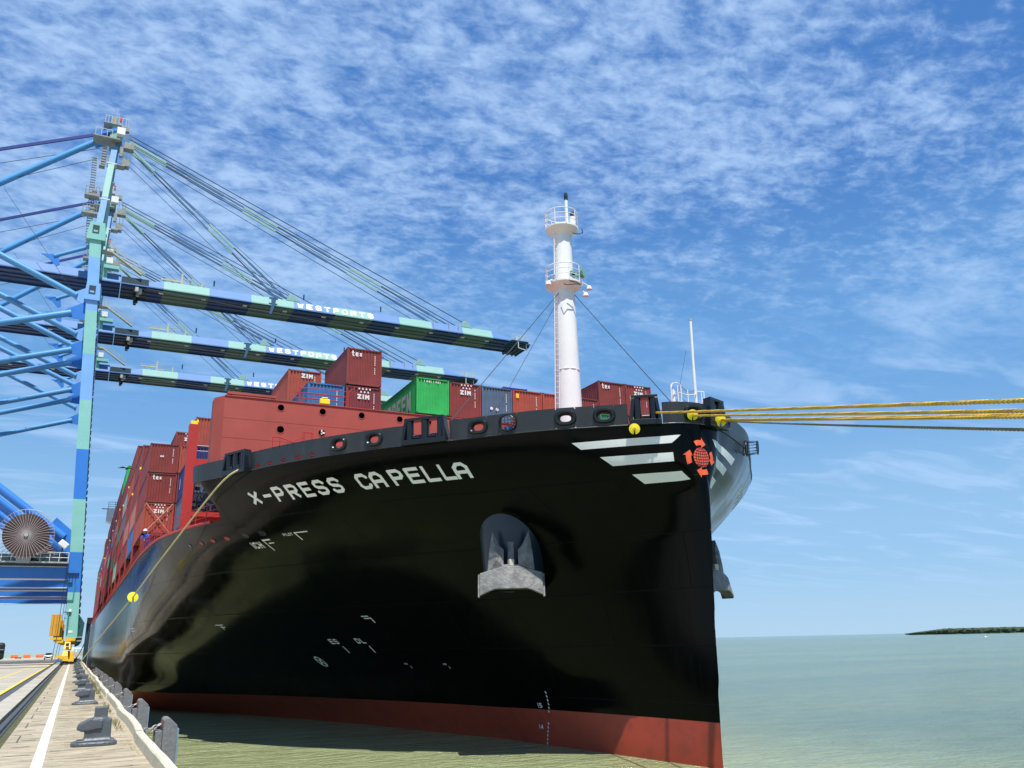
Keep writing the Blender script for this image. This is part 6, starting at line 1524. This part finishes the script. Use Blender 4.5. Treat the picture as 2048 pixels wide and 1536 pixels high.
strandrope(sagline((24.75,30.3,11.47), Vector((24.75,30.3,11.47))+(Vector((15.42,10,5.80))-Vector((24.75,30.3,11.47)))*1.82, .02), .04, 'mooring_rope', 'thin yellow mooring rope touching the third one from below', M_rope)
# mooring dolphin ahead of the bow that the ropes lead to (outside the picture)
dl = thing('mooring_dolphin', (9.9,-8.2,ZW), 'concrete mooring dolphin ahead of the bow holding the yellow ropes', 'dolphin')
mb = MB(); mb.bx(7.6,12.2,-10.6,-6.2,-.2,.95); mb.build('cap', M_conc2, dl, bevel=.05)
for x in (8.4,11.4):
    for y in (-9.8,-7.0): mb = MB(); mb.tube((x,y,-7),(x,y,-.2),.45,12); mb.build('pile', M_conc, dl)
mb = MB(); mb.lathe([(.5,.95),(.5,1.0),(.24,1.05),(.22,1.5),(.36,1.6),(.36,1.75),(.1,1.85),(0,1.85)], (9.9,-7.3,0), 20); mb.build('mooring_post', M_iron, dl, smooth=True)
def ratguard(p, axis, up, label, r=.23):
    t = thing('rat_guard', tuple(p), label, 'rat guard', 'yellow rat guards')
    p = Vector(p); q = Vector(axis).normalized().to_track_quat('Z','Y').to_matrix(); n = 36; V = []
    # disc with a radial slot
    ang = [R(250)+ (2*math.pi-R(14))*i/n for i in range(n+1)]
    u0 = q@Vector((1,0,0)); v0 = q@Vector((0,1,0)); upv = (Vector((0,0,1))-Vector(axis).normalized()*Vector((0,0,1)).dot(Vector(axis).normalized())).normalized(); rt = Vector(axis).normalized().cross(upv)
    def D(a, rr, h): return p+rt*math.cos(a)*rr+upv*math.sin(a)*rr+Vector(axis).normalized()*h
    for i in range(n+1):
        a = R(-90)+R(10)+(2*math.pi-R(20))*i/n; V += [D(a,.05,.035), D(a,r,0), D(a,.05,.055), D(a,r,.02)]
    F = []
    for i in range(n): a, b = i*4, i*4+4; F += [(a,a+1,b+1,b), (a+2,b+2,b+3,a+3), (a+1,a+3,b+3,b+1)]
    mb = MB(); mb.add(V, F); mb.build('disc', M_ylw, t)
    mb = MB(); mb.tube(p-Vector(axis).normalized()*.03, p+Vector(axis).normalized()*.09, .06, 10); mb.build('hub', M_amber, t)
    return t
camd = (CAMPOS-Vector((21,31,11))).normalized()
ratguard((20.35,30.95,10.82), (-.45,-.85,-.12), 1, 'yellow disc rat guard hanging on a line in front of the upper white bow stripe', .25)
cable((20.3,31.05,12.42), (20.35,30.95,11.05), .010, 'hanging_line', 'thin line holding the left rat guard from the roller fairlead', 'rope', m=M_ropep)
ratguard((22.75,29.75,11.42), (starts[1]-ends[1]).normalized()*-1, 1, 'left of the two yellow rat guards sitting on the mooring ropes at the stem', .25)
ratguard((24.35,29.75,11.30), (starts[2]-ends[2]).normalized()*-1, 1, 'right of the two yellow rat guards sitting on the mooring ropes at the stem', .27)
cable((23.6,31.2,12.1), (23.3,29.95,11.7), .010, 'hanging_line', 'thin line from the bulwark top down to the rat guard at the stem', 'rope', m=M_ropep)
# breast line from the port roller fairlead down to the far quay
def curve(pts, n=60):
    pts = [Vector(p) for p in pts]; out = []
    for i in range(len(pts)-1):
        p0, p1, p2, p3 = pts[max(0,i-1)], pts[i], pts[i+1], pts[min(len(pts)-1,i+2)]
        for k in range(n//(len(pts)-1)):
            t = k/(n//(len(pts)-1)); out.append(.5*((2*p1)+(p2-p0)*t+(2*p0-5*p1+4*p2-p3)*t*t+(3*p1-p0-3*p2+p3)*t**3))
    return out+[pts[-1]]
G = Vector((1.95, 66.0, 5.22))
mb = MB(); bl_ = [(6.35,48.6,11.35),(5.72,48.25,11.12),(5.0,49.3,10.5),(4.0,53.6,8.9),(2.75,60.6,6.7),tuple(G),(.35,86,2.4),(-.62,104.1,.5)]
mb.path(curve(bl_, 84), .055, 7); solo(mb, 'breast_rope', (-.62,104.1,.4), M_ropep, 'pale yellow mooring rope slanting down across the grey port side to the quay', 'mooring rope')
ratguard(tuple(G), (G-Vector((2.75,60.6,6.7))).normalized()*-1, 1, 'yellow rat guard disc on the pale rope that slants down the port side', .36)
for i, (a, b) in enumerate((((3.0,290,10.5),(-1.0,176,.6)), ((3.0,290,10.2),(-1.0,168,.6)))): pass
cable((2.2,262,9.5), (-.9,151,.5), .05, 'stern_rope', 'dark distant mooring rope left of the hull, the steeper of two', 'mooring rope', 1.2)
cable((2.2,262,9.0), (-.9,175,.5), .05, 'stern_rope', 'dark distant mooring rope left of the hull, the flatter of two', 'mooring rope', 1.6)
# ================================================================== far end of the quay
M_glass = mat('car_glass', (.02,.025,.03), .1)
def car():
    t = thing('parked_car', (-6.45, 238, 0), 'small white car on the quay left of the crane wheels', 'car')
    o = Vector(t.location)
    sec = [(-.85,0.28),(-.86,.75),(-.72,.95)]
    mb = MB(); prof = [(-2.1,.3),(-2.15,.75),(-1.9,.95),(-1.15,1.02),(-.5,1.45),(.9,1.5),(1.75,1.05),(2.1,.95),(2.1,.3)]
    n = len(prof); V = []
    for y, z in prof:
        w = .86 if z < 1.1 else .66
        V += [o+Vector((-w,y,z)), o+Vector((w,y,z))]
    mb.add(V, [(2*i,2*i+1,2*i+3,2*i+2) for i in range(n-1)]+[tuple(2*i for i in range(n)), tuple(2*i+1 for i in range(n))[::-1],(2*n-2,2*n-1,1,0)]); mb.build('body', mat('car_white', (.75,.76,.78), .25, var=.02), t, bevel=.05)
    mb = MB(); mb.add([o+Vector(p) for p in ((-.68,-1.12,1.04),(.68,-1.12,1.04),(.58,-.56,1.42),(-.58,-.56,1.42))], [(0,1,2,3)])
    mb.v = [tuple(Vector(v)+Vector((0,-.03,.03))) for v in mb.v]; mb.build('windscreen', M_glass, t)
    for s in (-1,1):
        mb = MB(); mb.add([o+Vector((s*.80,y,z)) for y, z in ((-.95,1.08),(1.4,1.1),(.8,1.42),(-.45,1.4))], [(0,1,2,3)]); mb.build('side_window', M_glass, t)
        mb = MB(); mb.box(o+Vector((s*.62,-2.13,.72)), (.34,.08,.16)); mb.build('headlight', M_cgrey, t)
        mb = MB(); mb.box(o+Vector((s*.98,-.9,1.05)), (.2,.12,.14)); mb.build('wing_mirror', M_black, t)
        for y in (-1.35,1.3): mb = MB(); mb.tube(o+Vector((s*.66,y,.33)), o+Vector((s*.88,y,.33)), .33, 16); mb.build('wheel', M_black, t)
    mb = MB(); mb.box(o+Vector((0,-2.15,.5)), (.9,.06,.18)); mb.build('grille', M_black, t)
car()
for i, x in enumerate((-18.3,-14.7,-11.1)):
    mb = MB(); P_ = [(-1.1,0),(-1.0,1.0),(1.0,1.0),(1.1,0)]; mb.prism([(x+a, 329.5, z) for a, z in P_], (0,.7,0)); mb.bx(x-.9,x+.9,329.4,329.49,.35,.6)
    solo(mb, 'water_barrier', (x,330,0), M_orange, ['leftmost of three orange barrier blocks on the far edge of the quay','middle one of three orange barrier blocks on the far edge of the quay','rightmost of three orange barrier blocks, next to the white car'][i], 'barrier', 'orange barrier blocks')
mb = MB(); random.seed(1)
for i in range(9): mb.box((-15.6+random.uniform(-.9,.9), 300+random.uniform(-1,1), .2), (.25,.3,.4), [M_redb, M_cdark][i % 2])
solo(mb, 'cone_heap', (-15.6,300,0), None, 'low heap of red and dark gear on the far quay below the orange blocks', 'gear')
mb = MB(); mb.tube((-9.9,290,0),(-9.9,290,.9),.12,8); mb.box((-9.9,290,.95),(.3,.3,.3)); solo(mb, 'marker_post', (-9.9,290,0), M_cgrey, 'short grey marker post on the far quay between barriers and car', 'post')
# pale jetty far behind the quay, seen between the crane wheels and the hull
mb = MB(); mb.bx(-6, 60, 640, 652, -1.0, 1.1, M_conc2); mb.bx(-6,60,640,641,3.2,4.2, M_cwhite)
for x in range(-5, 60, 5): mb.bx(x,x+.6,640,641,1.1,3.2,M_cwhite); mb.bx(x,x+1.2,641,650,-8,-1,M_conc2)
solo(mb, 'far_jetty', (0,645,ZW), None, 'pale jetty with a railing far behind the quay beside the ship side', 'jetty')
# dark fender columns of the next berth piece against the stern
mb = MB(); mb.box((2.0,300,3), (1.3,1.3,14), M_cdark); mb.box((2.3,299,10.6),(1.8,1.6,1.8), M_black); solo(mb, 'stern_gangway_tower', (2.0,300,0), None, 'tall dark post standing at the far end of the ship side', 'post')
# a small white boat and wake far out
bt = thing('motor_boat', (790, 565, ZW), 'tiny white boat far out on the open water', 'boat')
mb = MB(); mb.prism([(788,565,ZW+.1),(791.6,565,ZW+.1),(792.2,565,ZW+.7),(787.8,565,ZW+.6)], (0,1.4,0)); mb.build('hull', M_cwhite, bt)
mb = MB(); mb.bx(789,790.4,565.3,566.2,ZW+.6,ZW+1.3); mb.build('cabin', M_cwhite, bt)
# bird
bd = thing('bird', (.79,70,14.96), 'dark bird gliding with spread wings left of the red containers', 'bird')
def bp(x, y, z): return Vector((.79,70,14.96))+Vector((x,y,z))
mb = MB(); mb.lathe([(0,-.28),(.05,-.22),(.085,-.05),(.07,.1),(.045,.18),(.05,.24),(.0,.33)], bp(0,0,0), 10, axis=(.3,-.9,.12)); mb.prism([bp(-.02,.22,0),bp(-.12,.5,0),bp(.1,.5,0),bp(.05,.22,0)], (0,0,.01)); 
for s in (-1,1):
    mb.prism([bp(s*.02,-.1,.02),bp(s*.32,-.12,.10 if s < 0 else .02),bp(s*.66,.02,-.02 if s < 0 else -.16),bp(s*.34,.1,.08 if s < 0 else .0),bp(s*.04,.13,.02)], (0,0,.015))
solo_b = mb.build('body', M_black, bd)
# truck parked out of view whose twin mirrors reach in at the left edge
tr = thing('parked_truck', (-3.6, 10, 0), 'dark truck outside the left edge, only its black door mirrors in view', 'truck')
M_trk = mat('truck_dark', (.03,.035,.045), .35)
mb = MB(); mb.bx(-4.9,-2.62,8.9,11.2,.55,2.75); mb.build('cab', M_trk, tr, bevel=.12)
mb = MB(); mb.bx(-4.9,-2.62,3.0,8.7,.9,1.25); mb.build('load_bed', M_trk, tr, bevel=.04)
mb = MB(); mb.bx(-2.617,-2.60,9.7,10.9,1.5,2.4); mb.build('side_window', M_glass, tr)
for y in (4.2,10.2):
    for x in (-4.75,-2.9): mb = MB(); mb.tube((x-.13,y,.5),(x+.13,y,.5),.5,20); mb.build('wheel', M_black, tr)
mb = MB(); mb.box((-1.985,9,1.715),(.20,.1,.145)); mb.build('mirror', M_black, tr, bevel=.02)
mb = MB(); mb.box((-2.02,9,1.50),(.24,.1,.19)); mb.build('mirror', M_black, tr, bevel=.04)
mb = MB(); mb.bx(-2.085,-1.888,8.94,8.949,1.725,1.73); mb.build('mirror_seam', M_cgrey, tr)
mb = MB(); mb.tube((-2.08,9.05,1.8),(-2.65,9.3,1.85),.016,6); mb.tube((-2.08,9.05,1.42),(-2.65,9.3,1.38),.016,6); mb.tube((-2.09,9.05,1.85),(-2.09,9.05,1.4),.014,6); mb.build('mirror_bracket', M_black, tr)
bpy.context.view_layer.update()
